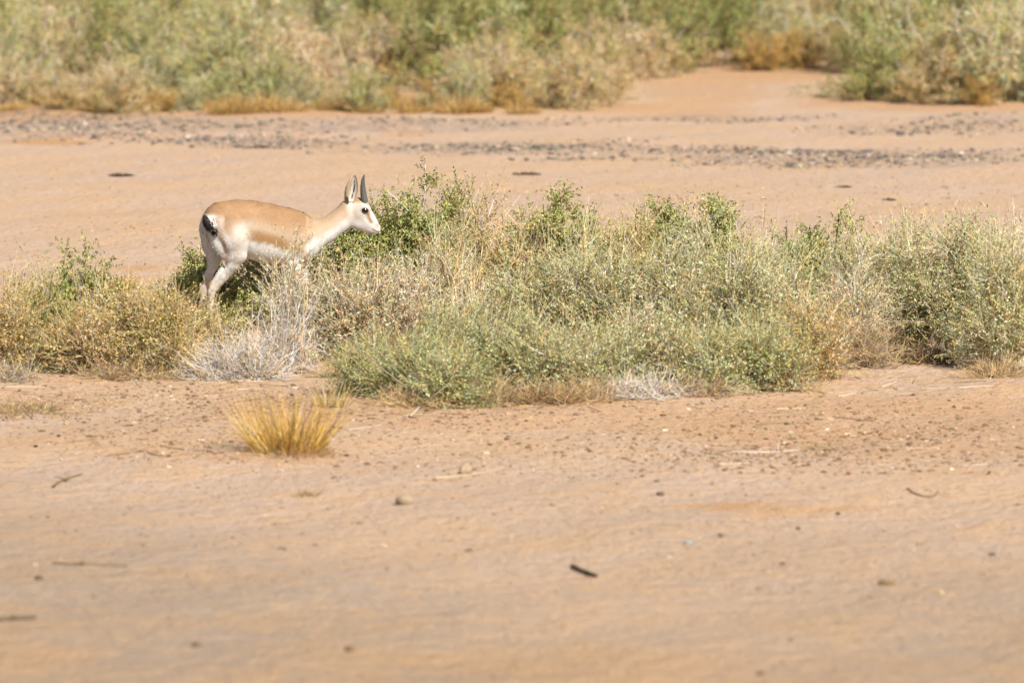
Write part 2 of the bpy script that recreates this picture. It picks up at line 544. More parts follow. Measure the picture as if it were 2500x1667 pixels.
place_shrub(1500, 785, 80, 540, 'small round green shrub in the dip of the thicket outline', kind='green', leaf=BROAD, density=1.3, n0=15, leaders=3, lead_len=1.15)
place_shrub(1630, 790, 95, 515, 'dark green shrub with brownish upright sprays on its crest', kind='green', leaf=BROAD, density=1.4, n0=17, leaders=4, lead_len=1.12)
place_shrub(1755, 790, 100, 515, 'broad green shrub with two upright leafy peaks next to the brown crested one', kind='green', leaf=BROAD, density=1.4, n0=18, leaders=4, lead_len=1.15)
place_shrub(1985, 800, 110, 560, 'green shrub with thin sprigs standing above the pale sage shrubs', kind='green', leaf=BROAD, density=1.4, n0=18, leaders=5, lead_len=1.15)
place_shrub(2120, 810, 80, 600, 'low olive shrub joining the sprigged green shrub to the tall feathery one', kind='green', leaf=BROAD, density=1.2, n0=15, leaders=3, lead_len=1.12)
place_shrub(490, 800, 78, 610, "dark green shrub behind the gazelle's hind legs", kind='green', leaf=BROAD, density=1.6, n0=17, leaders=4, lead_len=1.1)
place_shrub(625, 805, 85, 640, "green shrub under the gazelle's belly", kind='green', leaf=BROAD, density=1.0, n0=17, leaders=2, lead_len=1.0)
place_shrub(740, 800, 75, 640, "green shrub hidden below the gazelle's chest", kind='green', leaf=BROAD, density=1.0, n0=15, leaders=2, lead_len=1.0)
for i_, (x_, y_, h_, t_, lb_, kd_) in enumerate([
        (1095, 800, 80, 520, 'olive fine leaved shrub wedged between the tallest green shrub and the sparse brown shrub', 'sage'),
        (1430, 815, 85, 530, 'sage shrub filling the dip beside the flat topped green shrub', 'sage'),
        (1570, 815, 80, 540, 'brownish shrub between the small round green shrub and the brown crested one', 'brown'),
        (1690, 815, 80, 525, 'dull green shrub between the brown crested shrub and the two peaked one', 'sage'),
        (1870, 815, 95, 545, 'pale sage shrub between the two peaked shrub and the sprigged green one', 'sage'),
        (2070, 820, 85, 575, 'straw tipped sage shrub beside the sprigged green one', 'sage'),
        (2230, 820, 90, 560, 'grey green shrub joining the low olive shrub to the tall feathery one', 'sage')]):
    place_shrub(x_, y_, h_, t_, lb_, kind=kd_, leaf=FINE, density=1.1, n0=14, leaders=3, lead_len=1.1)
# --- thicket, middle row
place_shrub(735, 868, 105, 618, "pale dry shrub in front of the gazelle's forelegs with one tall thin spray", kind='pale', leaf=FINE, density=1.2, n0=17, leaders=5, lead_len=1.2)
place_shrub(865, 870, 100, 650, 'whitish green fine leaved shrub below the muzzle', kind='pale', leaf=FINE, density=1.4, n0=18, leaders=4, lead_len=1.1)
place_shrub(985, 865, 105, 635, 'silvery sage shrub in front of the tallest green shrub', kind='pale', leaf=FINE, density=1.3, n0=18, leaders=4, lead_len=1.12)
place_shrub(1120, 860, 95, 620, 'open shrub of tangled bare pale stems in front of the sparse brown shrub', kind='brown', leaf=FINE, density=0.9, n0=20, leaders=6, lead_len=1.2, leafless=0.5)
place_shrub(1250, 885, 105, 650, 'olive fine leaved shrub beside the tangle of bare pale stems', kind='sage', leaf=FINE, density=1.3, n0=18, leaders=4)
place_shrub(1385, 890, 120, 610, 'tall soft olive sage shrub in front of the flat topped green shrub', kind='sage', leaf=FINE, density=1.4, n0=20, leaders=4, lead_len=1.1)
place_shrub(1525, 893, 115, 605, 'grey green shrub with one long white bare stem', kind='sage', leaf=FINE, density=1.4, n0=20, leaders=4, lead_len=1.1)
place_shrub(1660, 893, 110, 585, 'silver sage shrub in front of the brown crested green shrub', kind='sage', leaf=FINE, density=1.4, n0=19, leaders=4, lead_len=1.1)
place_shrub(1795, 893, 110, 575, 'tall pale sage shrub with straw coloured tips in front of the two peaked green shrub', kind='sage', leaf=FINE, density=1.4, n0=20, leaders=5, lead_len=1.12)
place_shrub(1925, 885, 110, 610, 'sage shrub with dry straw stems below the sprigged green shrub', kind='sage', leaf=FINE, density=1.3, n0=19, leaders=4, lead_len=1.1)
place_shrub(2065, 880, 105, 620, 'greyish half dead shrub above a brown twig tangle', kind='pale', leaf=FINE, density=1.1, n0=20, leaders=4, lead_len=1.1, leafless=0.3)
place_shrub(2210, 865, 110, 590, 'bright olive shrub next to the dark hollow', kind='sage', leaf=FINE, density=1.4, n0=20, leaders=4, lead_len=1.1)
place_shrub(2335, 868, 105, 550, 'tallest feathery olive shrub above the dark hollow', kind='sage', leaf=FINE, density=1.4, n0=20, leaders=6, lead_len=1.2, hollow=0.5, low=False)
place_shrub(2455, 905, 115, 590, 'dusty olive shrub on the far side of the dark hollow', kind='sage', leaf=FINE, density=1.4, n0=22, leaders=5, lead_len=1.1)
place_shrub(2440, 830, 120, 570, 'olive shrub behind the dusty olive one at the end of the thicket', kind='sage', leaf=FINE, density=1.3, n0=18, leaders=4, lead_len=1.1)
# --- thicket, near row
place_shrub(895, 965, 75, 850, 'small loose blue green shrub beside the dead grey twigs', kind='fresh', leaf=FINE, density=0.8, n0=12, leaders=2)
place_shrub(1010, 980, 120, 835, 'low blue green shrub at the front edge beside a dark twiggy gap', kind='fresh', leaf=FINE, density=1.3, n0=20, leaders=3, lead_len=1.1)
place_shrub(1165, 965, 130, 770, 'rounded fresh green shrub with an orange dry patch at its foot', kind='fresh', leaf=FINE, density=1.4, n0=21, leaders=3, lead_len=1.1)
place_shrub(1090, 995, 85, 900, 'lowest minty shrub creeping onto the sand', kind='fresh', leaf=FINE, density=1.1, n0=15, leaders=2)
place_shrub(1310, 965, 125, 815, 'olive and tan shrub next to the rounded fresh green one', kind='sage', leaf=FINE, density=1.3, n0=20, leaders=3, lead_len=1.1)
place_shrub(1445, 960, 120, 830, 'muted green shrub above brown bare roots', kind='sage', leaf=FINE, density=1.2, n0=18, leaders=3, lead_len=1.1)
place_shrub(1590, 950, 125, 800, 'dull sage shrub above the bed of fallen grey twigs', kind='sage', leaf=FINE, density=1.3, n0=19, leaders=3, lead_len=1.1)
place_shrub(1735, 955, 105, 850, 'low pale green shrub with straw twigs spread under it at the front edge', kind='sage', leaf=FINE, density=1.3, n0=18, leaders=3, lead_len=1.1)
place_shrub(1845, 950, 115, 815, 'bright minty green shrub at the end of the fallen grey twigs', kind='fresh', leaf=FINE, density=1.4, n0=20, leaders=3, lead_len=1.1)
place_shrub(1975, 925, 80, 770, 'golden dry shrub beside the brown twig tangle', kind='gold', leaf=FINE, density=1.2, n0=16, leaders=3)
# --- separate group by the gazelle's rear
place_shrub(20, 905, 90, 735, 'straw coloured shrub at the far end of the smaller bush group', kind='gold', leaf=FINE, density=1.2, n0=17, leaders=3)
place_shrub(110, 890, 100, 725, 'olive shrub with dark shaded side in the smaller bush group', kind='green', leaf=FINE, density=1.4, n0=18, leaders=3)
place_shrub(205, 865, 85, 650, 'green shrub with tall thin leafy sprays standing in front of open sand', kind='green', leaf=BROAD, density=1.2, n0=20, leaders=8, lead_len=1.38)
place_shrub(255, 912, 125, 755, 'golden olive shrub in front of the tall sprayed green one', kind='gold', leaf=FINE, density=1.4, n0=21, leaders=3)
place_shrub(390, 910, 115, 735, 'straw gold shrub between the golden olive one and the gazelle', kind='gold', leaf=FINE, density=1.4, n0=21, leaders=4, lead_len=1.15)
place_shrub(485, 885, 80, 750, "straw coloured shrub hiding the gazelle's hind hooves", kind='gold', leaf=FINE, density=1.2, n0=17, leaders=3, lead_len=1.05)
place_shrub(548, 868, 42, 800, 'little olive shrub beside the dark shade under the gazelle', kind='green', leaf=FINE, density=1.0, n0=12, leaders=2)


# ------------------------------------------------------------------ bare brush, grass, twig litter
def dead_brush(px, py, hw, top, label, seed, n=170, col=GREYW, depth=0.7, flat=0.0, name='dead_brush', lean=0.0, rad=0.0022):
    g = gp(px, py); mpp = np.linalg.norm(g - _eye) / F
    rx, H = hw * mpp, (py - top) * mpp
    g[2] = float(gh(g[0], g[1]))
    rng = np.random.default_rng(seed)
    th = np.arccos(rng.uniform(0.0, 1.0, n) ** 1.3); ph = rng.uniform(0, 6.283, n)
    k = rng.uniform(0.3, 1.15, n)
    tip = np.stack([rx * np.sin(th) * np.cos(ph) * k, rx * depth * np.sin(th) * np.sin(ph) * k, H * np.maximum(np.cos(th), .05) * k], -1)
    tip[:, 0] += lean * tip[:, 2]
    P0 = np.stack([rng.normal(size=n) * rx * .30, rng.normal(size=n) * rx * depth * .30, np.full(n, -.01)], -1)
    tip = tip + P0 * .6
    P1 = (P0 + tip) * .5 + rng.normal(size=P0.shape) * H * .2 + np.array([0, 0, .08 * H])
    P1[:, 2] = np.maximum(P1[:, 2], 0.01)
    acc = Acc()
    pal = [(3, col), (1.5, tuple(0.75 * c for c in col)), (1, TAN)]
    tubes(acc, P0, P1, tip, np.full(n, rad), np.full(n, rad * .45), 3, jit(rng, pick(rng, pal, n), .15))
    s = sprout(rng, (P0, P1, tip), 4, .3, 1.0, .12 * H + .03, .35 * H + .05, .7, .2)
    for q in (s[1], s[2]): q[:, 2] = np.maximum(q[:, 2], .008)
    m = len(s[0])
    tubes(acc, *s[:3], np.full(m, rad * .6), np.full(m, rad * .3), 2, jit(rng, pick(rng, pal, m), .15))
    root = thing(name, g, label, 'dead shrub')
    link('branchwork', acc.mesh('dead_branchwork', M_WOOD), root)
    return root


dead_brush(585, 925, 120, 795, 'silvery grey dead shrub of dense bare twigs on the sand edge', 5, n=330, rad=0.0021)
dead_brush(690, 900, 95, 690, "bare grey twigs fanning upward below the gazelle's chest", 6, n=120, depth=.5, lean=.12, rad=0.0022)
dead_brush(480, 915, 95, 868, 'flat spread of grey twigs at the foot of the straw gold shrub', 7, n=130, depth=.6)
dead_brush(1560, 972, 150, 922, 'bed of fallen grey twigs at the front edge of the thicket', 8, n=300, depth=.55)
dead_brush(2085, 905, 110, 765, 'brown tangled dead shrub at the front of the thicket', 9, n=260, col=(.36, .27, .18), depth=.6)
dead_brush(20, 930, 80, 880, 'grey dead twig heap at the foot of the straw coloured shrub', 10, n=130, depth=.6, col=(.42, .35, .27))
dead_brush(1330, 985, 130, 925, 'brown dry twig fringe under the olive and tan shrub', 11, n=200, col=(.34, .23, .13), depth=.5)
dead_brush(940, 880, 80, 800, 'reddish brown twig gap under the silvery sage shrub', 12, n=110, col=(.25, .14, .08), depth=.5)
dead_brush(60, 1005, 130, 994, 'flattened litter of thin dry twigs on open sand', 13, n=130, col=(.30, .22, .13), depth=1.6)
for i_, (x_, y_, h_, t_, lb_) in enumerate([
        (1010, 1000, 120, 955, 'thin tan twigs trailing onto sand below the low blue green shrub'), (1180, 990, 110, 900, 'orange dry twigs at the foot of the rounded fresh green shrub'),
        (1440, 975, 120, 915, 'brown bare roots spread under the muted green shrub'), (1700, 968, 110, 920, 'straw twigs spread under the low pale green shrub'),
        (1900, 950, 110, 890, 'straw and brown twigs between the minty shrub and the golden dry shrub'), (2250, 895, 120, 850, 'brown twigs darkened for shade, lying in the dark hollow'),
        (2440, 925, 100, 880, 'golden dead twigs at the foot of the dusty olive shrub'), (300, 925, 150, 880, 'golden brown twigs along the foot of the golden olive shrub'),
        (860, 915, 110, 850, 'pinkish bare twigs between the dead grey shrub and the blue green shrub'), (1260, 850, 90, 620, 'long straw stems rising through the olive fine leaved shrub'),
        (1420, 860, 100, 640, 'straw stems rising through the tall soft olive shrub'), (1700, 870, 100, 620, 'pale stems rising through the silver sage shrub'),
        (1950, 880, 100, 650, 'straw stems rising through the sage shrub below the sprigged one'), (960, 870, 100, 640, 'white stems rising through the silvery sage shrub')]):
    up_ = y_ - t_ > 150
    dead_brush(x_, y_, h_, t_, lb_, 200 + i_, n=34 if up_ else 150, depth=.6, rad=.0024 if up_ else .002, col=(.12, .08, .05) if x_ == 2250 else [(.56, .48, .37), (.46, .33, .19), (.36, .26, .16)][0 if up_ else 1 + i_ % 2])  # twigs in the hollow are coloured darker to deepen its shade
dead_brush(300, 705, 40, 680, 'tiny rust coloured dry bush on the sand behind the smaller bush group', 14, n=60, col=(.36, .17, .06))
dead_brush(1145, 880, 60, 560, 'upright cluster of thin white stems among the sparse brown shrub', 15, n=26, depth=.6, col=PALE, rad=0.003)
dead_brush(1560, 905, 60, 640, 'long white bare stems poking from the grey green shrub', 16, n=9, depth=.5, col=(.55, .50, .42), rad=0.0034)
dead_brush(320, 790, 45, 650, 'two thin bare straw stems sticking up beside the tall sprayed green shrub', 17, n=6, depth=.5, col=PALE, rad=0.0022)


def grass_mesh(seed, r, H, n, pal, spread=.55, bend=.12, w=.0035):
    rng = np.random.default_rng(seed)
    a = rng.uniform(0, 6.283, n); q = np.sqrt(rng.uniform(0, 1, n))
    P = np.stack([np.cos(a) * q * r * .62, np.sin(a) * q * r * .62, np.full(n, -.008)], -1)
    D = nrm(np.stack([np.cos(a) * q * spread + rng.normal(size=n) * .12, np.sin(a) * q * spread + rng.normal(size=n) * .12, np.ones(n)], -1))
    L = H * rng.uniform(.28, 1.12, n)
    bend = bend * rng.choice([.4, 1, 1, 2.2, 4.0], n)
    D = nrm(D + rng.normal(size=D.shape) * .07)
    acc = Acc()
    blades(acc, P, D, L, w * rng.uniform(.6, 1.4, n), jit(rng, pick(rng, pal, n), .18), rng, bend)
    return acc.mesh('grass_blades', M_GRASS)


GPAL = [(4, (.68, .43, .12)), (2.5, (.72, .52, .20)), (1.5, (.52, .31, .085)), (.8, (.42, .28, .12))]


def grass(px, py, hw, top, label, seed, n, group=None, pal=GPAL, name='grass_tuft', **kw):
    g = gp(px, py); mpp = np.linalg.norm(g - _eye) / F
    g[2] = float(gh(g[0], g[1]))
    root = thing(name, g, label, 'grass', group)
    o = link('blades', grass_mesh(seed, hw * mpp, (py - top) * mpp, n, pal, **kw), root)
    o['kind'] = 'stuff'
    return root


grass(702, 1104, 135, 932, 'golden dry grass tuft standing alone on open sand', 21, 820, w=.0026, spread=.70, pal=[(4, (.72, .45, .10)), (3, (.76, .55, .18)), (2.4, (.45, .26, .06)), (1.3, (.20, .12, .045)), (.4, (.50, .44, .34))])
grass(705, 1110, 165, 1068, 'short broken straw stubble around the foot of the golden tuft', 22, 500, spread=1.5, pal=[(3, (.50, .33, .12)), (2, (.42, .30, .16)), (1, (.3, .2, .1))], w=.003)
grass(810, 1005, 70, 930, 'pale straw wisps between the golden tuft and the thicket', 23, 150, pal=[(3, (.54, .40, .18)), (2, (.5, .42, .27))])
grass(745, 1208, 40, 1175, 'tiny withered brown tuft on open sand past the golden tuft', 24, 90, spread=1.6, pal=[(2, (.32, .2, .08)), (1, (.45, .33, .16))])
for i, (x, y, hw, tp) in enumerate([(1285, 427, 45, 413), (295, 428, 40, 415), (2060, 459, 24, 450), (2170, 487, 24, 478), (633, 357, 30, 345)]):
    grass(x, y, hw, tp, 'low dark withered plant mat on the bare sand behind the thicket', 30 + i, 420, 'withered plant mats on bare sand', spread=2.2,
          pal=[(2, (.10, .08, .04)), (1, (.2, .15, .07))], name='withered_mat', w=.012)


# ------------------------------------------------------------------ scrub belt beyond the gravel
protos = []
for i, (kind, hh, dens, lf, lead, ll) in enumerate([
        ('green', .62, 1.5, (.026, .0125), 3, 1.1), ('sage', .62, 1.5, (.026, .0105), 3, 1.1), ('tanbg', .56, 1.4, (.028, .0085), 4, 1.15),
        ('rustbg', .45, 1.3, (.026, .0085), 3, 1.1), ('gold', .60, 1.4, (.028, .0090), 4, 1.15), ('dark', .75, 1.5, (.026, .0125), 5, 1.15),
        ('fresh', .60, 1.5, (.026, .0120), 3, 1.1), ('sage', .75, 1.3, (.028, .0100), 5, 1.2)]):
    protos.append(shrub_meshes('scrub', 900 + i, .5, .45, hh, kind=kind, density=dens, leaf=lf, leaders=lead, lead_len=ll, n0=15, twig=(.06, .14), spread=.9))
BG_LABEL = ['rounded olive green shrub in the scrub belt beyond the gravel', 'pale sage shrub in the scrub belt beyond the gravel',
            'pinkish tan dry shrub in the scrub belt beyond the gravel', 'low rust orange shrub in the scrub belt beyond the gravel',
            'straw gold shrub in the scrub belt beyond the gravel', 'tall dark green shrub in the scrub belt beyond the gravel',
            'blue green shrub in the scrub belt beyond the gravel', 'loose tall sage shrub in the scrub belt beyond the gravel']
BG_GROUP = ['olive scrub', 'sage scrub', 'tan dry scrub', 'rust orange scrub', 'straw gold scrub', 'dark green scrub', 'blue green scrub', 'tall sage scrub']
rb = random.Random(4)


def bg(px, py, k, scale, sz=1.0):
    g = gp(px, py); g[2] = float(gh(g[0], g[1])) * 0.5
    o = thing('scrub_shrub', g, BG_LABEL[k], 'shrub', BG_GROUP[k] + ' beyond the gravel')
    o.rotation_euler = (0, 0, rb.uniform(0, 6.28))
    o.scale = (scale, scale * rb.uniform(.9, 1.1), scale * sz)
    link('foliage', protos[k][0], o)
    link('branchwork', protos[k][1], o)


front = []
x = -20
while x < 1440:
    front.append((x, rb.uniform(258, 274), rb.choice([4, 2, 2, 3, 1, 1, 2, 3, 6]), rb.uniform(.38, .78)))
    x += rb.uniform(52, 104)
front += [(1385, 264, 4, .75), (1445, 260, 2, .7), (1490, 252, 4, .6), (520, 262, 6, .85), (360, 255, 1, .8), (1170, 252, 2, .95), (1240, 262, 4, .85), (700, 252, 2, 1.0),
          (50, 222, 1, 1.0), (150, 215, 2, 1.0), (275, 218, 5, .95), (390, 222, 1, 1.0), (500, 215, 1, 1.1), (610, 212, 7, 1.0), (730, 215, 2, 1.1), (850, 215, 2, 1.0),
          (960, 212, 4, 1.0), (1080, 220, 0, 1.1), (1200, 222, 6, 1.2), (1320, 212, 0, 1.2), (1430, 212, 4, .9), (1520, 192, 2, 1.0), (1600, 188, 4, .75)]
for x, y, k, s_ in front:
    bg(x, y, k, s_ * rb.uniform(.95, 1.08))
x = -40
for row, y in enumerate([160, 108, 60, 15, -30, -72]):
    x = -60 + 37 * row
    while x < 1640 - 8 * row:
        k = rb.choice([0, 1, 1, 2, 5, 5, 6, 7, 1, 0] if x < 1000 else [0, 5, 5, 6, 5, 0, 5])
        bg(x, y + rb.uniform(-20, 20), k, rb.uniform(.8, 1.5))
        x += rb.uniform(110, 180)
# scrub beyond the sandy opening
for x, y, k, s in [(1660, 176, 4, .8), (1730, 165, 5, 1.2), (1800, 150, 5, 1.35), (1850, 172, 3, .8), (1900, 160, 7, 1.0), (1960, 165, 3, .8), (2000, 150, 7, 1.1), (2060, 168, 4, .9),
                   (1700, 100, 0, 1.4), (1790, 95, 0, 1.4), (1880, 90, 5, 1.4), (1970, 95, 2, 1.3), (2060, 95, 4, 1.3), (2130, 100, 5, 1.3)]:
    bg(x, y, k, s)
for x, y, k, s in [(2125, 240, 0, .95), (2215, 225, 7, 1.3), (2270, 235, 0, 1.2), (2350, 245, 4, 1.2), (2440, 250, 7, 1.2), (2510, 245, 1, 1.3), (2230, 250, 4, .6), (2400, 256, 3, .55),
                   (2160, 180, 5, 1.3), (2260, 175, 5, 1.4), (2370, 175, 1, 1.5), (2480, 180, 7, 1.4), (2540, 200, 2, 1.2)]:
    bg(x, y, k, s)
for row, y in enumerate([55, 12, -30, -72]):
    x = 1640 + 23 * row
    while x < 2570:
        bg(x, y + rb.uniform(-12, 12), rb.choice([0, 5, 7, 2, 6, 4, 1, 5]), rb.uniform(1.1, 1.45)); x += rb.uniform(90, 130)
# golden grass along the foot of the belt
gm = [grass_mesh(60 + i, .30, .22, 420, [(4, (.50, .32, .10)), (2.5, (.56, .40, .17)), (1.5, (.36, .21, .07)), (1, (.26, .16, .07))], spread=.9, bend=.2, w=.006) for i in range(3)]
for i in range(40):
    x = -20 + i * 33 + rb.uniform(-14, 14) if i < 44 else 0
    g = gp(x + rb.uniform(-30, 30), rb.uniform(255, 279)); g[2] = float(gh(g[0], g[1]))
    o = thing('grass_tuft', g, 'golden dry grass tuft at the foot of the scrub belt', 'grass', 'golden grass edging the scrub belt')
    o.rotation_euler = (0, 0, rb.uniform(0, 6.28)); q_ = rb.uniform(.4, .95); o.scale = (q_, q_, q_ * rb.uniform(.5, 1.2))
    b = link('blades', gm[i % 3], o); b['kind'] = 'stuff'


# ------------------------------------------------------------------ stones, clods, sticks
def rock_verts(rng, n, elong=.35):
    """n irregular 14-vertex lumps, unit radius"""
    cube = np.array([[x, y, z] for x in (-1, 1) for y in (-1, 1) for z in (-1, 1)], float) / math.sqrt(3)
    ax = np.array([[1, 0, 0], [-1, 0, 0], [0, 1, 0], [0, -1, 0], [0, 0, 1], [0, 0, -1.0]])
    V = np.concatenate([cube, ax])
    quad = {0: (4, 5, 7, 6), 1: (0, 1, 3, 2), 2: (2, 3, 7, 6), 3: (0, 1, 5, 4), 4: (1, 3, 7, 5), 5: (0, 2, 6, 4)}
    T = []
    for a, q in quad.items():
        for j in range(4):
            t = [q[j], q[(j + 1) % 4], 8 + a]
            nn = np.cross(V[t[1]] - V[t[0]], V[t[2]] - V[t[0]])
            if nn @ V[8 + a] < 0: t = [t[1], t[0], t[2]]
            T.append(t)
    VV = V[None] * rng.uniform(.72, 1.22, (n, 14, 1)) * (1 + rng.uniform(-elong, elong, (n, 1, 3)))
    a = rng.uniform(0, 6.283, n); c, s = np.cos(a), np.sin(a)
    X = VV[..., 0] * c[:, None] - VV[..., 1] * s[:, None]; Yv = VV[..., 0] * s[:, None] + VV[..., 1] * c[:, None]
    return np.stack([X, Yv, VV[..., 2]], -1), np.array(T)


def scatter_lumps(name, rng, pts, size, C, flat=.6, material=None):
    n = len(pts)
    V, T = rock_verts(rng, n)
    V = V * size[:, None, None]; V[..., 2] *= flat
    P = np.column_stack([pts, gh(pts[:, 0], pts[:, 1]) + size * flat * .15])
    acc = Acc()
    acc.add(V + P[:, None], T=(np.arange(n)[:, None, None] * 14 + T[None]), C=np.repeat(C[:, None], 14, 1))
    o = link(name, acc.mesh(name, material or M_STONE))
    return o


def px_scatter(rng, n, boxes):
    """n ground points spread over photo-pixel ellipses (cx,cy,ax,ay,weight)"""
    wt = np.array([b[4] for b in boxes], float); wt /= wt.sum()
    k = rng.choice(len(boxes), n, p=wt)
    out = np.empty((n, 2))
    for i in range(n):
        b = boxes[k[i]]
        q = gp(b[0] + np.clip(rng.normal(), -2.2, 2.2) * b[2] * .55, b[1] + np.clip(rng.normal(), -2, 2) * b[3] * .55)
        out[i] = q[:2]
    return out


rng = np.random.default_rng(77)
STRIPS = [(150, 300, 440, 26, 4.5), (620, 345, 230, 14, 2.4), (1150, 300, 300, 9, 1.1), (1290, 362, 330, 16, 3.0), (700, 310, 420, 16, 1.0),
          (2150, 382, 420, 18, 4.0), (1850, 370, 230, 7, 1.6), (1700, 290, 300, 6, .9), (2300, 315, 300, 14, 1.4), (2420, 300, 200, 18, .8), (1480, 388, 200, 5, .6), (2050, 402, 320, 10, 1.2), (300, 345, 300, 12, .8)]
n = 6500
C = jit(rng, pick(rng, [(4, (.10, .085, .075)), (3, (.16, .135, .11)), (2.2, (.32, .25, .18)), (.5, (.44, .36, .28))], n), .2)
tag(scatter_lumps('gravel', rng, px_scatter(rng, n, STRIPS), np.clip(rng.lognormal(-4.62, .5, n), .003, .030), C, flat=.5), 'streaks of dark gravel lying across the pale sand', 'gravel', kind='stuff')
n = 9000
CLODS = [(1250, 1010, 900, 60, 2.5), (300, 980, 420, 60, 2), (2150, 1060, 500, 90, 3.2), (1900, 1110, 450, 50, 1.6), (450, 1080, 350, 50, 1.2), (1200, 1110, 700, 70, 1.5), (700, 1000, 250, 50, 1),
         (600, 1300, 900, 140, .4), (1900, 1320, 700, 140, .4), (1250, 1560, 1400, 150, .2), (1250, 470, 1400, 70, .8), (2100, 470, 500, 60, .5), (200, 600, 300, 70, .3)]
C = jit(rng, pick(rng, [(4, (.33, .225, .14)), (3.5, (.26, .17, .10)), (2.8, (.17, .105, .06)), (.9, (.16, .105, .06)), (.3, (.52, .42, .32))], n), .18)
tag(scatter_lumps('soil_crumbs', rng, px_scatter(rng, n, CLODS), rng.uniform(.003, .009, n) * rng.choice([1, 1, 1, 1, 1.8], n), C, flat=.45), 'crumbs of orange soil and grit strewn over the sand', 'soil', kind='stuff')


def single_stone(px, py, wpx, label, col, seed, group=None, name='stone', flat=.62, cat='stone'):
    g = gp(px, py); mpp = np.linalg.norm(g - _eye) / F
    r = wpx * mpp * .5
    rr = np.random.default_rng(seed)
    import bmesh
    bm = bmesh.new()
    bmesh.ops.create_icosphere(bm, subdivisions=3 if wpx > 30 else 2, radius=1.0)
    ph = rr.uniform(0, 6.28, (6,)); fr = rr.normal(size=(6, 3)) * 2.2
    for v in bm.verts:
        d = 1 + sum(.075 * math.sin(fr[i] @ np.array(v.co) + ph[i]) for i in range(6))
        v.co = Vector((v.co.x * d * r, v.co.y * d * r * .85, v.co.z * d * r * flat))
    me = bpy.data.meshes.new(name); bm.to_mesh(me); bm.free()
    a = me.color_attributes.new('Col', 'FLOAT_COLOR', 'POINT')
    c = np.ones((len(me.vertices), 4)); c[:, :3] = col
    a.data.foreach_set('color', c.ravel().astype(np.float32))
    me.polygons.foreach_set('use_smooth', np.ones(len(me.polygons), bool))
    me.materials.append(M_STONE)
    o = link(name, me, loc=(g[0], g[1], float(gh(g[0], g[1])) + r * flat * .45))
    o.rotation_euler = (0, 0, rr.uniform(0, 6.28))
    return tag(o, label, cat, group)


single_stone(985, 1232, 46, 'rounded beige stone lying alone on bare sand', (.29, .225, .15), 1, flat=.75)
single_stone(1680, 1332, 26, 'small blue grey stone half sunk in bare sand', (.26, .27, .25), 2)
single_stone(1135, 1155, 34, 'upright beige clod beside a dark crumb near the thicket front', (.32, .24, .155), 3, flat=.95)
single_stone(480, 1580, 24, 'dark brown clod among pale sand, smooth and rounded', (.13, .09, .05), 4)
single_stone(853, 1590, 26, 'dark brown clod beside an orange crust patch', (.14, .09, .05), 5)
single_stone(95, 1418, 24, 'dark clod on an orange crust near a long thin twig', (.12, .085, .05), 6)
single_stone(1858, 1648, 22, 'round dark pebble on bare pale sand', (.12, .08, .05), 7)
single_stone(2422, 1347, 18, 'tiny dark round pebble on smooth sand', (.11, .075, .05), 8)
single_stone(1612, 1212, 22, 'dark pebble next to a pale dry straw', (.13, .09, .06), 9)
single_stone(757, 380, 20, 'grey stone lying between the dark gravel streaks', (.24, .21, .18), 10)
single_stone(2163, 1418, 40, 'low crumbly brown clod heap on smooth sand', (.20, .13, .07), 12, flat=.4, cat='clod', name='clod')
rr = np.random.default_rng(31)
pts = px_scatter(rr, 110, CLODS[:9])
for i, p in enumerate(pts):
    X = to_px(np.array([p[0], p[1], 0.0]))
    single_stone(float(X[0]), float(X[1]), float(rr.uniform(7, 14)), 'small dark crumb lying on the sand in front of the thicket', tuple(float(v) for v in jit(rr, np.array([[.16, .105, .06]]), .3)[0]),
                 100 + i, 'dark crumbs in front of the thicket', 'soil_crumb', cat='crumb')
pts = px_scatter(rr, 130, STRIPS)
for i, p in enumerate(pts):
    X = to_px(np.array([p[0], p[1], 0.0]))
    pale = i % 4 == 0
    single_stone(float(X[0]), float(X[1]), float(rr.uniform(8, 14)), 'pale stone among the dark gravel streaks' if pale else 'dark stone in the gravel streaks across the sand',
                 (.34, .27, .20) if pale else (.13, .11, .10), 300 + i, 'pale stones in the gravel' if pale else 'dark stones in the gravel', cat='stone')


def stick(pts, label, rad, col, seed, group=None, name='stick', lift=.6):
    """pts: photo pixels on the ground"""
    rr = np.random.default_rng(seed)
    G = np.array([gp(*p) for p in pts]); G[:, 2] = gh(G[:, 0], G[:, 1]) + rad * lift
    if len(G) == 2: G = np.stack([G[0], G.mean(0) + np.array([rr.normal() * .01, rr.normal() * .03, rad * .5]), G[1]])
    o0 = G[0].copy(); G = G - o0
    acc = Acc()
    k = len(G) - 1
    for i in range(0, k - 1, 2):
        c = 2 * G[i + 1] - .5 * (G[i] + G[i + 2])
        tubes(acc, G[i][None], c[None], G[i + 2][None], np.array([rad * (1 - .4 * i / k)]), np.array([rad * (1 - .4 * (i + 2) / k)]), 5, np.array([col]), 6)
    if rad >= .0038:
        a_ = rr.uniform(.25, .75, 2); Lt = np.linalg.norm(G[-1] - G[0])
        p = G[0][None] * (1 - a_[:, None]) + G[-1][None] * a_[:, None]
        p[:, 2] = G[len(G) // 2][2]
        d = nrm(G[-1] - G[0])[None] + np.stack([rr.normal(size=2) * .5, rr.choice([-1.2, 1.2], 2), rr.uniform(.15, .6, 2)], -1)
        e = p + nrm(d) * Lt * rr.uniform(.12, .3, 2)[:, None]
        tubes(acc, p, (p + e) / 2 + np.array([0, 0, rad * .6]), e, np.full(2, rad * .55), np.full(2, rad * .25), 3, np.array([col, col]), 5)
    o = link(name, acc.mesh(name, M_WOOD, True), loc=o0)
    return tag(o, label, 'twig', group)


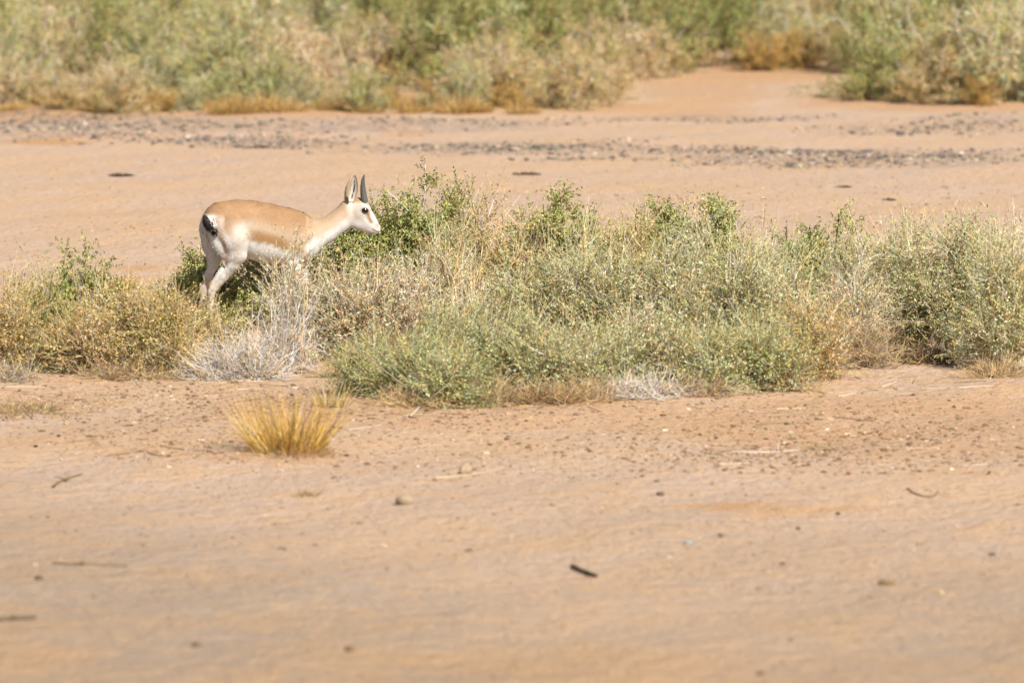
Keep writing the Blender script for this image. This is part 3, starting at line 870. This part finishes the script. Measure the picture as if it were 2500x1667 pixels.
stick([(1398, 1379), (1428, 1390), (1455, 1398)], 'short thick dark stick lying on bare sand', .011, (.075, .055, .035), 1)
stick([(-10, 1522), (40, 1520), (88, 1518)], 'thick dark grey stick lying on blurred foreground sand', .011, (.13, .10, .065), 2)
stick([(130, 1376), (190, 1383), (310, 1391)], 'long thin brown twig lying on bare sand', .005, (.24, .17, .10), 3)
stick([(265, 1112), (300, 1110), (360, 1104)], 'knobbly brown stick lying on sand beside the golden tuft', .008, (.26, .18, .11), 4)
stick([(355, 1106), (400, 1118), (450, 1113)], 'thin orange twig at the end of the knobbly stick', .004, (.36, .23, .11), 5)
stick([(130, 1182), (150, 1168), (200, 1152)], 'curved dark twig arching on the sand', .006, (.16, .11, .06), 6)
stick([(2215, 1206), (2240, 1218), (2268, 1221), (2284, 1217), (2290, 1208)], 'dark curled twig shaped like a hook on smooth sand', .004, (.15, .11, .07), 7)
stick([(1060, 1170), (1150, 1158), (1230, 1142)], 'long straw twig lying behind the beige stone', .004, (.46, .36, .24), 8)
stick([(1790, 1098), (1860, 1100), (1950, 1092)], 'pale bleached straw lying on clods in front of the thicket', .004, (.56, .50, .42), 9)
stick([(850, 1055), (890, 1052), (930, 1047)], 'bleached white straw beside the golden tuft', .0028, (.52, .44, .36), 10)
stick([(1000, 1030), (1040, 985), (1070, 945)], 'forked pale branch reaching from the thicket onto sand', .006, (.47, .39, .30), 11)
pts = px_scatter(rr, 150, [(80, 960, 200, 60, 3), (450, 930, 300, 20, 2), (1250, 985, 600, 24, 3), (2050, 945, 450, 24, 2.4), (600, 1100, 250, 20, 1.4), (1900, 1080, 500, 60, 1.4), (900, 1020, 220, 30, 1.5)])
for i, p in enumerate(pts):
    a, L = rr.uniform(0, math.pi), rr.uniform(.05, .20)
    d = np.array([math.cos(a), math.sin(a)]) * L
    q = [to_px(np.array([*(p + d * t), 0.0])) for t in (0, .5, 1)]
    q = [(float(x), float(y)) for x, y in q]
    pale = i % 3 == 0
    stick(q, 'bleached straw bit strewn along the foot of the shrubs' if pale else 'thin brown twig strewn along the foot of the shrubs', float(rr.uniform(.0018, .0035)),
          (.52, .44, .34) if pale else tuple(jit(rr, np.array([[.25, .175, .10]]), .25)[0]), 50 + i, 'bleached straw litter' if pale else 'brown twig litter', 'twig')


# ------------------------------------------------------------------ gazelle
FEET = 816
GY = gp(640, FEET)[1]
S = math.hypot(GY, CAM_H) / F
YAW = math.radians(28)


def spine_dy(px):
    return (px - 640) * S * math.tan(YAW)


class Field:
    def __init__(self, lo, hi, h):
        self.h = h; self.lo = np.array(lo)
        self.n = np.ceil((np.array(hi) - self.lo) / h).astype(int) + 1
        self.ax = [self.lo[i] + np.arange(self.n[i]) * h for i in range(3)]
        self.D = np.full(self.n, .2, np.float32)

    def cone(self, a, b, ra, rb, wa=1., wb=1., la=None, lb=None, k=.008):
        """rounded cone a->b; w: width ratio along the lateral axis l"""
        a, b = np.asarray(a, float), np.asarray(b, float)
        m = max(ra * max(wa, 1), rb * max(wb, 1)) + .06 + k
        sl = []
        for i in range(3):
            i0 = int(np.clip((min(a[i], b[i]) - m - self.lo[i]) / self.h, 0, self.n[i] - 1)); i1 = int(np.clip((max(a[i], b[i]) + m - self.lo[i]) / self.h + 2, 1, self.n[i]))
            sl.append(slice(i0, i1))
        X, Y, Z = np.meshgrid(*[self.ax[i][sl[i]] for i in range(3)], indexing='ij', sparse=True)
        ab = b - a
        t = np.clip(((X - a[0]) * ab[0] + (Y - a[1]) * ab[1] + (Z - a[2]) * ab[2]) / max(ab @ ab, 1e-9), 0, 1)
        qx, qy, qz = X - a[0] - t * ab[0], Y - a[1] - t * ab[1], Z - a[2] - t * ab[2]
        la = np.array(la if la is not None else (0, 1, 0), float); lb = np.array(lb if lb is not None else la, float)
        l = [(1 - t) * la[i] + t * lb[i] for i in range(3)]
        lat = qx * l[0] + qy * l[1] + qz * l[2]
        w_ = (1 - t) * wa + t * wb
        d2 = qx * qx + qy * qy + qz * qz - lat * lat + (lat / w_) ** 2
        d = np.sqrt(np.maximum(d2, 0)) - ((1 - t) * ra + t * rb)
        cur = self.D[tuple(sl)]
        hh = np.clip(.5 + .5 * (cur - d) / k, 0, 1)
        self.D[tuple(sl)] = cur * (1 - hh) + d * hh - k * hh * (1 - hh)

    def surface(self):
        D, n = self.D, self.n
        s = D < 0
        cells = np.zeros(n - 1, np.int8)
        for dx in (0, 1):
            for dy in (0, 1):
                for dz in (0, 1):
                    cells += s[dx:n[0] - 1 + dx, dy:n[1] - 1 + dy, dz:n[2] - 1 + dz]
        act = (cells > 0) & (cells < 8)
        I = np.argwhere(act)
        idx = np.full(n - 1, -1, np.int64); idx[tuple(I.T)] = np.arange(len(I))
        acc = np.zeros((len(I), 3)); cnt = np.zeros(len(I))
        cs = [(x, y, z) for x in (0, 1) for y in (0, 1) for z in (0, 1)]
        for a in cs:
            for ax in range(3):
                if a[ax]: continue
                b = list(a); b[ax] = 1
                da = D[tuple((I + a).T)]; db = D[tuple((I + b).T)]
                m = (da < 0) != (db < 0)
                f = np.where(m, da / np.where(m, da - db, 1), 0)
                p = np.array(a, float)[None] + 0 * f[:, None]
                p[:, ax] = f
                acc += p * m[:, None]; cnt += m
        V = self.lo + (I + acc / cnt[:, None]) * self.h
        Q = []
        for ax in range(3):
            u, v = (ax + 1) % 3, (ax + 2) % 3
            sa = [slice(None)] * 3; sb = [slice(None)] * 3
            sa[ax] = slice(0, n[ax] - 1); sb[ax] = slice(1, n[ax])
            e = np.argwhere(s[tuple(sa)] != s[tuple(sb)])
            e = e[(e[:, u] > 0) & (e[:, v] > 0) & (e[:, u] < n[u] - 1) & (e[:, v] < n[v] - 1)]
            eu = np.zeros(3, int); eu[u] = 1; ev = np.zeros(3, int); ev[v] = 1
            q = np.stack([idx[tuple((e - eu - ev).T)], idx[tuple((e - ev).T)], idx[tuple(e.T)], idx[tuple((e - eu).T)]], 1)
            inside = s[tuple(e.T)]
            q[~inside] = q[~inside][:, ::-1]
            Q.append(q)
        return V, np.concatenate(Q)


def gpt(px, py, dy):
    return at(px, py, GY + dy)


def build_gazelle():
    lo = gpt(470, 830, -.34); hi = gpt(945, 470, .36)
    fld = Field((lo[0], GY - .34, -.02), (hi[0], GY + .36, hi[2] + .04), .0042)
    lat = lambda deg: np.array([-math.sin(math.radians(deg)), math.cos(math.radians(deg)), 0])

    def chain(st, k=.01):
        """st: (px, py, radius px, dy, width ratio, yaw deg)"""
        for a, b in zip(st[:-1], st[1:]):
            fld.cone(gpt(a[0], a[1], a[3]), gpt(b[0], b[1], b[3]), a[2] * S, b[2] * S, a[4], b[4], lat(a[5]), lat(b[5]), k)
    sd = spine_dy
    chain([(526, 549, 37, sd(526), .98, 28), (541, 543, 49, sd(541), .90, 28), (573, 552, 64, sd(573), .76, 28), (608, 560, 70, sd(608), .74, 28), (650, 569, 71.5, sd(650), .72, 28),
           (690, 575, 68.5, sd(690), .68, 27), (716, 580, 65, sd(716), .62, 26), (735, 584, 56, sd(733), .66, 24)], .012)
    # withers, breast, neck
    chain([(716, 560, 47, sd(714), .5, 26), (738, 574, 45, sd(732), .62, 24), (762, 577, 38, .118, .72, 18), (795, 563, 30.5, .135, .74, 12), (828, 540, 28.5, .15, .74, 6), (855, 519, 31, .155, .66, 3)], .008)
    # head
    chain([(856, 520, 32, .155, .64, 3), (875, 512, 28.5, .155, .72, 0), (897, 539, 21.5, .155, .72, 0), (917, 557.5, 13.5, .155, .86, 0)], .010)
    fld.cone(gpt(862, 533, .155), gpt(898, 552, .155), 23 * S, 17 * S, .62, .66, k=.012)          # jaw
    fld.cone(gpt(905, 560, .155), gpt(917, 563, .155), 10.5 * S, 9.5 * S, .9, 1.0, k=.006)           # lower lip
    fld.cone(gpt(884, 505, .155 - .026), gpt(893, 511, .155 - .028), 12 * S, 11 * S, .8, .8, k=.012)  # brow over the eye
    fld.cone(gpt(884, 505, .155 + .026), gpt(893, 511, .155 + .028), 12 * S, 11 * S, .8, .8, k=.012)
    # near hind leg
    yn, yf = sd(545) - .062, sd(545) + .062
    zg = lambda dy: FEET - dy * CAM_H / GY / S * 1.0
    chain([(562, 560, 44, yn + .014, .62, 28), (577, 588, 34, yn + .001, .72, 28), (580, 622, 23.5, yn, .72, 26), (570, 647, 15.5, yn + .004, .8, 24), (548, 675, 11, yn + .01, .8, 22),
           (524, 704, 8.6, yn + .012, .85, 20), (517, 716, 8.4, yn + .012, .85, 20), (514.5, 742, 6.6, yn + .012, .9, 20), (513, zg(yn) - 24, 6, yn + .012, .95, 20), (514, zg(yn) - 16, 7, yn + .012, 1, 20), (520, zg(yn) - 8, 6.5, yn + .012, 1, 20)], .009)
    chain([(541, 658, 6, yn + .008, .8, 22), (521, 690, 5.5, yn + .012, .8, 20), (513, 710, 6, yn + .012, .9, 20)], .005)   # tendon to the point of the hock
    chain([(533, 556, 38, yn + .02, .5, 28), (546, 592, 26, yn + .012, .62, 28), (560, 622, 19, yn + .008, .7, 28)], .022)    # buttock
    # far hind leg
    chain([(520, 558, 36, yf - .015, .55, 28), (521, 592, 29, yf - .006, .62, 28), (524, 622, 20, yf, .72, 28), (521, 645, 12.8, yf + .004, .8, 25), (510, 672, 9.6, yf + .008, .8, 22),
           (500, 698, 9, yf + .01, .85, 20), (497, 710, 8.5, yf + .01, .85, 20), (496, 740, 6.4, yf + .01, .9, 20), (496, zg(yf) - 24, 6, yf + .01, .95, 20), (497, zg(yf) - 16, 7, yf + .01, 1, 20), (503, zg(yf) - 8, 6.5, yf + .01, 1, 20)], .018)
    # fore legs
    fn, ff = sd(722) - .062, sd(722) + .062
    for y_, x_ in ((fn, 0), (ff, 16)):
        sgn = 1 if y_ == fn else -1
        chain([(716 + x_ * .3, 540, 20, y_ + .026 * sgn, .6, 26), (731 + x_, 580, 29, y_ + .012 * sgn, .72, 26), (733 + x_, 606, 26, y_ + .008 * sgn, .72, 26), (720 + x_, 640, 17, y_ + .01 * sgn, .7, 24), (723 + x_, 668, 11.5, y_ + .008 * sgn, .8, 22),
               (726 + x_, 718, 8.6, y_ + .008 * sgn, .9, 20), (726 + x_, 728, 8, y_ + .008 * sgn, .9, 20), (726 + x_, 742, 6, y_ + .008 * sgn, .95, 20), (726 + x_, zg(y_) - 24, 5.6, y_ + .008 * sgn, 1, 20),
               (727 + x_, zg(y_) - 15, 6.8, y_ + .008 * sgn, 1, 20), (732 + x_, zg(y_) - 8, 6.3, y_ + .008 * sgn, 1, 20)], .008)
    V, Q = fld.surface()
    # outward orientation check + smooth
    e = np.concatenate([Q[:, [0, 1]], Q[:, [1, 2]], Q[:, [2, 3]], Q[:, [3, 0]]])
    for _ in range(3):
        sm = np.zeros_like(V); ct = np.zeros(len(V))
        for c in range(3):
            sm[:, c] = np.bincount(e[:, 0], V[e[:, 1], c], len(V))
        ct = np.bincount(e[:, 0], minlength=len(V))
        V = V * .5 + .5 * sm / ct[:, None]
    fn_ = np.cross(V[Q[:, 2]] - V[Q[:, 0]], V[Q[:, 3]] - V[Q[:, 1]])
    cen = V[Q].mean(1)
    if np.sum(fn_ * cen) < 0: Q = Q[:, ::-1]; fn_ = -fn_
    NV = np.zeros_like(V)
    for c in range(3):
        for j in range(4):
            NV[:, c] += np.bincount(Q[:, j], fn_[:, c], len(V))
    NV = nrm(NV)
    # ---- coat: side view coordinates (u along, v up/down in photo pixels), same on both flanks
    u, v = to_px(V)
    hd = V[:, 1] - GY                                      # depth of each point
    lateral = (hd - np.interp(u, [490, 735, 762, 795, 830, 930], [sd(490), sd(735), .118, .135, .15, .155])) * math.cos(YAW)
    TANC = np.array([.325, .198, .106]); LIGHT = np.array([.43, .325, .228]); CREAM = np.array([.50, .45, .395]); WHITE = np.array([.64, .63, .61])
    FLANK = np.array([.310, .172, .072]); DARK = np.array([.03, .025, .02]); FACE = np.array([.310, .172, .070])
    sst = lambda a, b, x_: np.clip((x_ - a) / (b - a), 0, 1) ** 2 * (3 - 2 * np.clip((x_ - a) / (b - a), 0, 1))
    mixc = lambda A, B, f: A * (1 - f[:, None]) + B * f[:, None]
    rg = np.random.default_rng(3)
    wob = 2.0 * np.sin(V[:, 0] * 60 + V[:, 2] * 40) + 1.5 * np.sin(V[:, 0] * 130 - V[:, 2] * 90)
    C = np.repeat(TANC[None], len(V), 0)
    mott = np.sin(V[:, 0] * 31 + 2 * np.sin(V[:, 2] * 23)) * np.sin(V[:, 2] * 37 + 1.5 * np.sin(V[:, 0] * 19 + V[:, 1] * 17))
    C = C * (1 + .09 * mott)[:, None]
    # darker saddle along the spine
    topl = np.interp(u, [495, 514, 541, 573, 608, 634, 669, 707, 733], [528, 506, 492, 488, 489, 494, 503, 508, 527])
    C = mixc(C, TANC * np.array([.90, .86, .80]), np.clip(1 - (v - topl) / 26.0, 0, 1) * (u < 745))
    # paler lower flank and shoulder band
    band = np.interp(u, [540, 600, 650, 720], [545, 548, 560, 585])
    C = mixc(C, LIGHT, .95 * np.exp(-((v - band) / 17.0) ** 2) * sst(585, 625, u))
    C = mixc(C, LIGHT, .8 * np.exp(-(((u - 725) / 26) ** 2 + ((v - 590) / 34) ** 2)))
    # dark flank stripe and white belly
    edge = np.interp(u, [560, 608, 640, 680, 700, 740], [610, 588, 596, 606, 613, 622])
    C = mixc(C, FLANK, .8 * np.exp(-((v - (edge - 17)) / 14.0) ** 2) * sst(598, 618, u) * (1 - sst(690, 715, u)))
    WB = WHITE * 1.1
    bel = sst(-10, 8, v - edge + wob) * sst(570, 590, u) * (1 - sst(735, 750, u))
    C = mixc(C, WB, bel)
    # thigh, legs
    cx = np.interp(v, [540, 590, 640, 700], [590, 585, 575, 535])
    near = sst(.01, -.03, lateral + .0) if False else (lateral < 0.0).astype(float)
    th = np.exp(-(((u - cx) / 24.0) ** 2)) * sst(528, 565, v) * (u < 640)
    C = mixc(C, CREAM, np.clip(th * 1.1, 0, .95))
    leg = sst(612, 650, v) * (u < 612)
    C = mixc(C, CREAM, leg * .9)
    fl = sst(640, 670, v) * (u > 660)
    C = mixc(C, CREAM, fl * .8)
    # rear: white rump patch framed by tan
    back = sst(.30, .72, NV @ np.array([-math.cos(YAW), -math.sin(YAW), 0]))
    rump = back * sst(518, 532, v) * (u < 570) * (1 - sst(655, 670, v))
    stripe = np.exp(-(((u - np.interp(v, [530, 560, 600, 640], [531, 537, 549, 556])) / 6.5) ** 2)) * sst(520, 540, v) * (1 - sst(635, 655, v)) * (lateral < .02)
    right_of = u < np.interp(v, [520, 530, 560, 600, 640], [505, 522, 529, 542, 551])
    C = mixc(C, WHITE, np.clip(np.maximum(rump, right_of * sst(522, 534, v) * (1 - sst(660, 690, v))), 0, 1))
    C = mixc(C, FLANK * 1.15, .7 * stripe)
    crack = np.exp(-(((u - np.interp(v, [545, 575, 610], [503, 507, 513])) / 1.6) ** 2)) * sst(545, 552, v) * (1 - sst(585, 600, v))
    C = mixc(C, np.array([.10, .07, .055]), .8 * crack)
    # neck: pale below, tan mane line above
    t = (u - 745) / 100.0
    ntop = np.interp(u, [755, 771, 795, 814, 830, 842], [537, 539, 531, 516, 500, 488])
    nb = np.interp(u, [755, 768, 808, 840, 862], [640, 616, 591, 572, 557])
    q = (v - ntop) / np.maximum(nb - ntop, 8)
    neckz = (u > 748) & (u < 866)
    C = np.where(neckz[:, None], mixc(mixc(np.repeat((TANC * .55 + LIGHT * .45)[None], len(V), 0), LIGHT * 1.08, sst(.1, .42, q + wob * .008)), WHITE, sst(.42, .75, q + wob * .01)), C)
    C = mixc(C, WHITE, sst(735, 760, u) * sst(590, 612, v) * (u < 800))
    # head
    hm = sst(842, 858, u - (v - 520) * .15)
    headc = np.repeat(np.array([.56, .51, .45])[None], len(V), 0)
    headc = mixc(headc, WHITE, sst(528, 548, v))
    headc = mixc(headc, np.array([.34, .235, .15]), .75 * np.exp(-(((u - 880) / 24) ** 2 + ((v - 487) / 9) ** 2)))
    headc = mixc(headc, np.array([.40, .31, .23]), .55 * np.exp(-(((u - 868) / 6) ** 2 + ((v - 520) / 18) ** 2)))
    headc = mixc(headc, FACE, .9 * np.exp(-(((u - 873) / 15) ** 2 + ((v - 489) / 6) ** 2)))
    headc = mixc(headc, FACE, .85 * np.exp(-(((u - 899) / 4.5) ** 2 + ((v - 495) / 8) ** 2)))
    bx = np.interp(v, [518, 530, 545, 552], [897.5, 900, 908, 914])
    headc = mixc(headc, FACE * .75, .97 * np.exp(-(((u - bx) / 5.6) ** 2)) * sst(517, 522, v) * (1 - sst(541, 550, v)))
    headc = mixc(headc, np.array([.30, .22, .16]), .85 * np.exp(-(((u - 922) / 8) ** 2 + ((v - 550) / 8) ** 2)))
    headc = mixc(headc, np.array([.42, .36, .30]), .7 * np.exp(-(((u - 884) / 8) ** 2 + ((v - 503) / 4) ** 2)))
    headc = mixc(headc, DARK, .9 * np.exp(-(((u - 930) / 2.2) ** 2 + ((v - 557.5) / 2.8) ** 2)))
    my = np.interp(u, [908, 915, 926], [559, 563, 567.5])
    headc = mixc(headc, DARK, .95 * np.exp(-(((v - my) / 1.6) ** 2)) * sst(907, 910, u))
    ring = np.sqrt(((u - 891) / 10.0) ** 2 + ((v - 514) / 7.5) ** 2)
    headc = mixc(headc, np.array([.10, .07, .05]), np.clip(.8 * np.exp(-((ring - .82) / .16) ** 2), 0, 1) * (u > 870))
    C = mixc(C, headc, hm * (u > 838))
    C = mixc(C, np.array([.38, .25, .15]), .5 * sst(744, 800, v))
    base = np.array([*gpt(630, FEET, sd(630))[:2], 0.0]); base[2] = 0
    root = thing('gazelle', base, 'slender tan and white gazelle with dark horns and black tail, browsing behind the shrubs', 'gazelle')
    me = raw_mesh('gazelle_body', V - base, Q, np.clip(C, 0.01, .9), M_FUR, True)
    link('body', me, root)
    # short coat hair lying along the body
    rh = np.random.default_rng(12)
    nh = 30000
    iv = rh.choice(np.nonzero(u < 846)[0], nh)
    nn = NV[iv]
    flow = np.array([-math.cos(YAW), -math.sin(YAW), -.55]) + rh.normal(size=(nh, 3)) * .22
    flow = nrm(flow - nn * np.sum(flow * nn, 1, keepdims=True) + nn * .13)
    hl = rh.uniform(.009, .018, nh) * np.where(u[iv] > 845, .5, 1.0)
    hacc = Acc()
    leaves(hacc, V[iv] - base - nn * .001, flow, hl, np.full(nh, .0021), np.clip(jit(rh, C[iv], .13), .01, .9), rh, 0.0, face=nn * 3)
    fo = link('coat_hair', hacc.mesh('coat_hair', M_FUR), root); fo['kind'] = 'stuff'
    bvh = BVHTree.FromPolygons([Vector(p) for p in V], [tuple(map(int, f)) for f in Q])

    def hit(px, py, off=0.0, far=False):
        d = Vector(ray(px, py)).normalized()
        if far: r = bvh.ray_cast(Vector(_eye) + d * (GY + 3), -d)
        else: r = bvh.ray_cast(Vector(_eye), d)
        return np.array(r[0]) if r[0] is not None else gpt(px, py, .155)

    # ---- horns with growth rings
    def lathe(pts, rads, ucol, sides=12, name='horn', m=M_HORN, wob_=None):
        pts = np.array(pts); n = len(pts)
        acc = Acc()
        D = nrm(np.gradient(pts, axis=0)); U = nrm(np.cross(D, np.array([0, 1.0, 0]))); W_ = np.cross(D, U)
        a = np.arange(sides) * 2 * np.pi / sides
        ringv = pts[:, None] + np.array(rads)[:, None, None] * (np.cos(a)[None, :, None] * U[:, None] + np.sin(a)[None, :, None] * W_[:, None])
        j = np.arange(n - 1)[:, None] * sides; k = np.arange(sides)[None]
        Qd = np.stack([j + k, j + (k + 1) % sides, j + sides + (k + 1) % sides, j + sides + k], -1)
        acc.add(ringv, Q=Qd, C=np.repeat(np.array(ucol)[:, None], sides, 1))
        end = np.arange(sides)
        acc.add(np.concatenate([ringv[-1], pts[-1:]]), T=np.stack([end, (end + 1) % sides, np.full(sides, sides)], 1), C=np.array(ucol[-1]))
        return acc.mesh(name, m, True)
    for sd_ in (-1, 1):
        dy0 = .155 + .021 * sd_
        key = np.array([[0, 889, 494, 8.8], [.1, 888.5, 487, 8.6], [.3, 886.5, 473, 7.6], [.55, 885, 455, 6.0], [.8, 885.5, 440, 4.0], [1, 888.5, 426.5, 1.0]])
        tt = np.linspace(0, 1, 60)
        px_, py_, rr_ = [np.interp(tt, key[:, 0], key[:, i]) for i in (1, 2, 3)]
        for arr in (px_, py_, rr_):
            arr[1:-1] = (arr[:-2] + arr[1:-1] + arr[2:]) / 3
        if sd_ == 1: px_ = px_ + 1.5
        rr_ = .92 * rr_ * (1 + .07 * np.sin(tt * 2 * np.pi * 15) * (tt < .8))
        pts = [gpt(px_[i], py_[i], dy0 + sd_ * .022 * tt[i]) - base for i in range(60)]
        cc = np.array([.085, .085, .072])[None] * (.8 + .35 * (np.sin(tt * 2 * np.pi * 15) > 0))[:, None] + np.linspace(.02, 0, 60)[:, None]
        link('horn', lathe(pts, rr_ * S, cc), root)

    # ---- ears
    def ear(bp, tp, wpx, dyb, dyt, face, sgn):
        """bp, tp: photo pixels of base and tip; face: unit vector the opening looks along"""
        nu, nv = 26, 15
        B, T_ = gpt(*bp, dyb), gpt(*tp, dyt)
        ax = nrm(T_ - B); face = nrm(face - ax * (face @ ax)); side = np.cross(ax, face)
        Lh = np.linalg.norm(T_ - B)
        P = []; Cc = []
        uu = np.linspace(0, 1, nu); vv = np.linspace(-1, 1, nv)
        for a_ in uu:
            wd = wpx * S * .5 * (np.interp(a_, [0, .15, .4, .6, .8, .92, 1], [.55, .82, 1.0, .93, .62, .36, .04]))
            for b_ in vv:
                cup = wd * (1.05 - .35 * a_) * (b_ * b_ - 1) * -1
                P.append(B + ax * Lh * a_ + side * wd * b_ - face * cup * .9 + side * .002 * math.sin(3 * a_))
                ed = abs(b_)
                c = np.array([.52, .50, .46])
                if ed > .80: c = np.array([.40, .27, .15])
                elif abs(b_ - .12 - .2 * math.sin(3.2 * a_)) < .13 and .1 < a_ < .78: c = np.array([.05, .035, .03])
                elif abs(b_ + .45) < .12 and .25 < a_ < .62: c = np.array([.10, .08, .06])
                elif a_ < .14: c = np.array([.66, .55, .42])
                Cc.append(c)
        P = np.array(P); Cc = np.array(Cc)
        off = (face * .0022)[None]
        P2 = P - off; C2 = np.repeat(np.array([[.46, .31, .18]]), len(P), 0)
        i = np.arange(nu - 1)[:, None] * nv + np.arange(nv - 1)[None]
        Q1 = np.stack([i, i + 1, i + nv + 1, i + nv], -1).reshape(-1, 4)
        acc = Acc()
        acc.add(P - base, Q=Q1, C=Cc); acc.add(P2 - base, Q=Q1[:, ::-1], C=C2)
        # rim
        loop = np.concatenate([np.arange(nv), np.arange(1, nu) * nv + nv - 1, (nu - 1) * nv + np.arange(nv - 2, -1, -1), np.arange(nu - 2, 0, -1) * nv])
        m = len(loop); k = np.arange(m)
        acc.add(np.concatenate([P[loop], P2[loop]]) - base, Q=np.stack([k, (k + 1) % m, m + (k + 1) % m, m + k], 1)[:, ::-1], C=np.array([.33, .22, .12]))
        link('ear', acc.mesh('ear', M_FUR, True), root)
    ear((858, 494), (866, 427), 24, .155 - .042, .155 - .060, np.array([.35, -1.0, .05]), 1)
    ear((849, 497), (860, 432), 24, .155 + .040, .155 + .060, np.array([.25, 1.0, .05]), -1)

    # ---- eyes
    for far in (False, True):
        p = hit(891, 513.5, far=far)
        import bmesh
        bm = bmesh.new()
        bmesh.ops.create_uvsphere(bm, u_segments=20, v_segments=14, radius=1.0)
        sgn = 1 if not far else -1
        for vtx in bm.verts:
            x, y, z = vtx.co
            vtx.co = Vector((x * 8.6 * S, y * 5.0 * S, (z * 5.9 - .12 * 8 * x) * S))
        me_ = bpy.data.meshes.new('eye'); bm.to_mesh(me_); bm.free()
        a = me_.color_attributes.new('Col', 'FLOAT_COLOR', 'POINT')
        cc = np.ones((len(me_.vertices), 4)); cc[:, :3] = (.012, .008, .006)
        a.data.foreach_set('color', cc.ravel().astype(np.float32))
        me_.polygons.foreach_set('use_smooth', np.ones(len(me_.polygons), bool)); me_.materials.append(M_EYE)
        link('eye', me_, root, loc=tuple(p - base + np.array([0, .0045 * sgn, 0])))

    # ---- tail: short, black, white haired on one side, hanging curved
    tk = np.array([[0, 500, 529, 5], [.2, 501, 535, 8], [.45, 506, 545, 9], [.7, 515, 553, 7.6], [.9, 521, 560, 4.5], [1, 524, 564, 1.0]])
    tt = np.linspace(0, 1, 34)
    px_, py_, r_ = [np.interp(tt, tk[:, 0], tk[:, i]) for i in (1, 2, 3)]
    h0 = hit(505, 540)
    pts = []
    for i in range(34):
        hp = hit(px_[i], py_[i])
        d = nrm(_eye - hp)
        pts.append(hp + d * (r_[i] * S * .45 + .004) - base)
    pts = np.array(pts)
    for _ in range(4): pts[1:-1] = (pts[:-2] + 2 * pts[1:-1] + pts[2:]) / 4
    tl = link('tail', lathe(pts, r_ * S, np.repeat(np.array([[.022, .017, .014]]), 34, 0), 12, 'tail', M_FUR), root)
    # tail hair
    rg = np.random.default_rng(8)
    n = 1100
    k = rg.integers(3, 31, n); an = rg.uniform(0, 6.28, n)
    dirs = nrm(np.gradient(pts, axis=0))[k]
    side = nrm(rg.normal(size=(n, 3)))
    P = pts[k] + side * (r_[k] * S * .75)[:, None]
    Dh = nrm(dirs + side * .35 + np.array([0, 0, -.25]))
    white = (side[:, 0] > .35) & (k < 22)
    Cc = np.where(white[:, None], np.array([.82, .78, .72]), np.array([.02, .016, .013]))
    acc = Acc()
    blades(acc, P, Dh, rg.uniform(.016, .044, n), np.full(n, .0022), Cc, rg, .1)
    th_ = link('tail_hair', acc.mesh('tail_hair', M_FUR), tl); th_['kind'] = 'stuff'
    # white tuft beside the tail root
    n = 260
    P = np.stack([hit(a_, b_) - base for a_, b_ in zip(rg.uniform(508, 523, n), rg.uniform(527, 545, n))]) + np.array([-.0, -.006, 0])
    Dh = nrm(np.array([.35, -.35, -.8]) + rg.normal(size=(n, 3)) * .22)
    acc = Acc()
    blades(acc, P, Dh, rg.uniform(.018, .034, n), np.full(n, .0024), np.where(rg.uniform(size=(n, 1)) < .85, np.array([.84, .81, .76]), np.array([.05, .04, .03])), rg, .15)
    tf = link('rump_tuft', acc.mesh('rump_tuft', M_FUR), root); tf['kind'] = 'stuff'

    # ---- cloven hooves
    for hx, dy in ((520, yn + .012), (503, yf + .01), (732, fn + .008), (748, ff - .008)):
        g = gpt(hx, zg(dy) - 8, dy); z0 = float(gh(g[0], g[1]))
        acc = Acc()
        for s_ in (-1, 1):
            l = lat(24) * .0085 * s_
            fwd = np.array([math.cos(math.radians(24)), math.sin(math.radians(24)), 0])
            prof = [(-.020, 0), (.036, 0), (.030, .012), (.010, .036), (-.014, .034)]
            ring = [np.array([g[0], g[1], z0 - .002]) + fwd * a_ + np.array([0, 0, b_]) for a_, b_ in prof]
            A = np.array([p + l + lat(24) * .0075 * s_ * (1 if p[2] < z0 + .02 else .7) for p in ring]); Bq = np.array([p + l - lat(24) * .0065 * s_ for p in ring])
            m = len(prof); k = np.arange(m)
            VV = np.concatenate([A, Bq]) - base
            Qs = np.stack([k, (k + 1) % m, m + (k + 1) % m, m + k], 1)
            acc.add(VV, Q=Qs, T=np.array([[0, 1, 2], [0, 2, 3], [0, 3, 4], [m, m + 2, m + 1], [m, m + 3, m + 2], [m, m + 4, m + 3]]), C=np.array([.04, .033, .028]))
        link('hoof', acc.mesh('hoof', M_HORN), root)


build_gazelle()
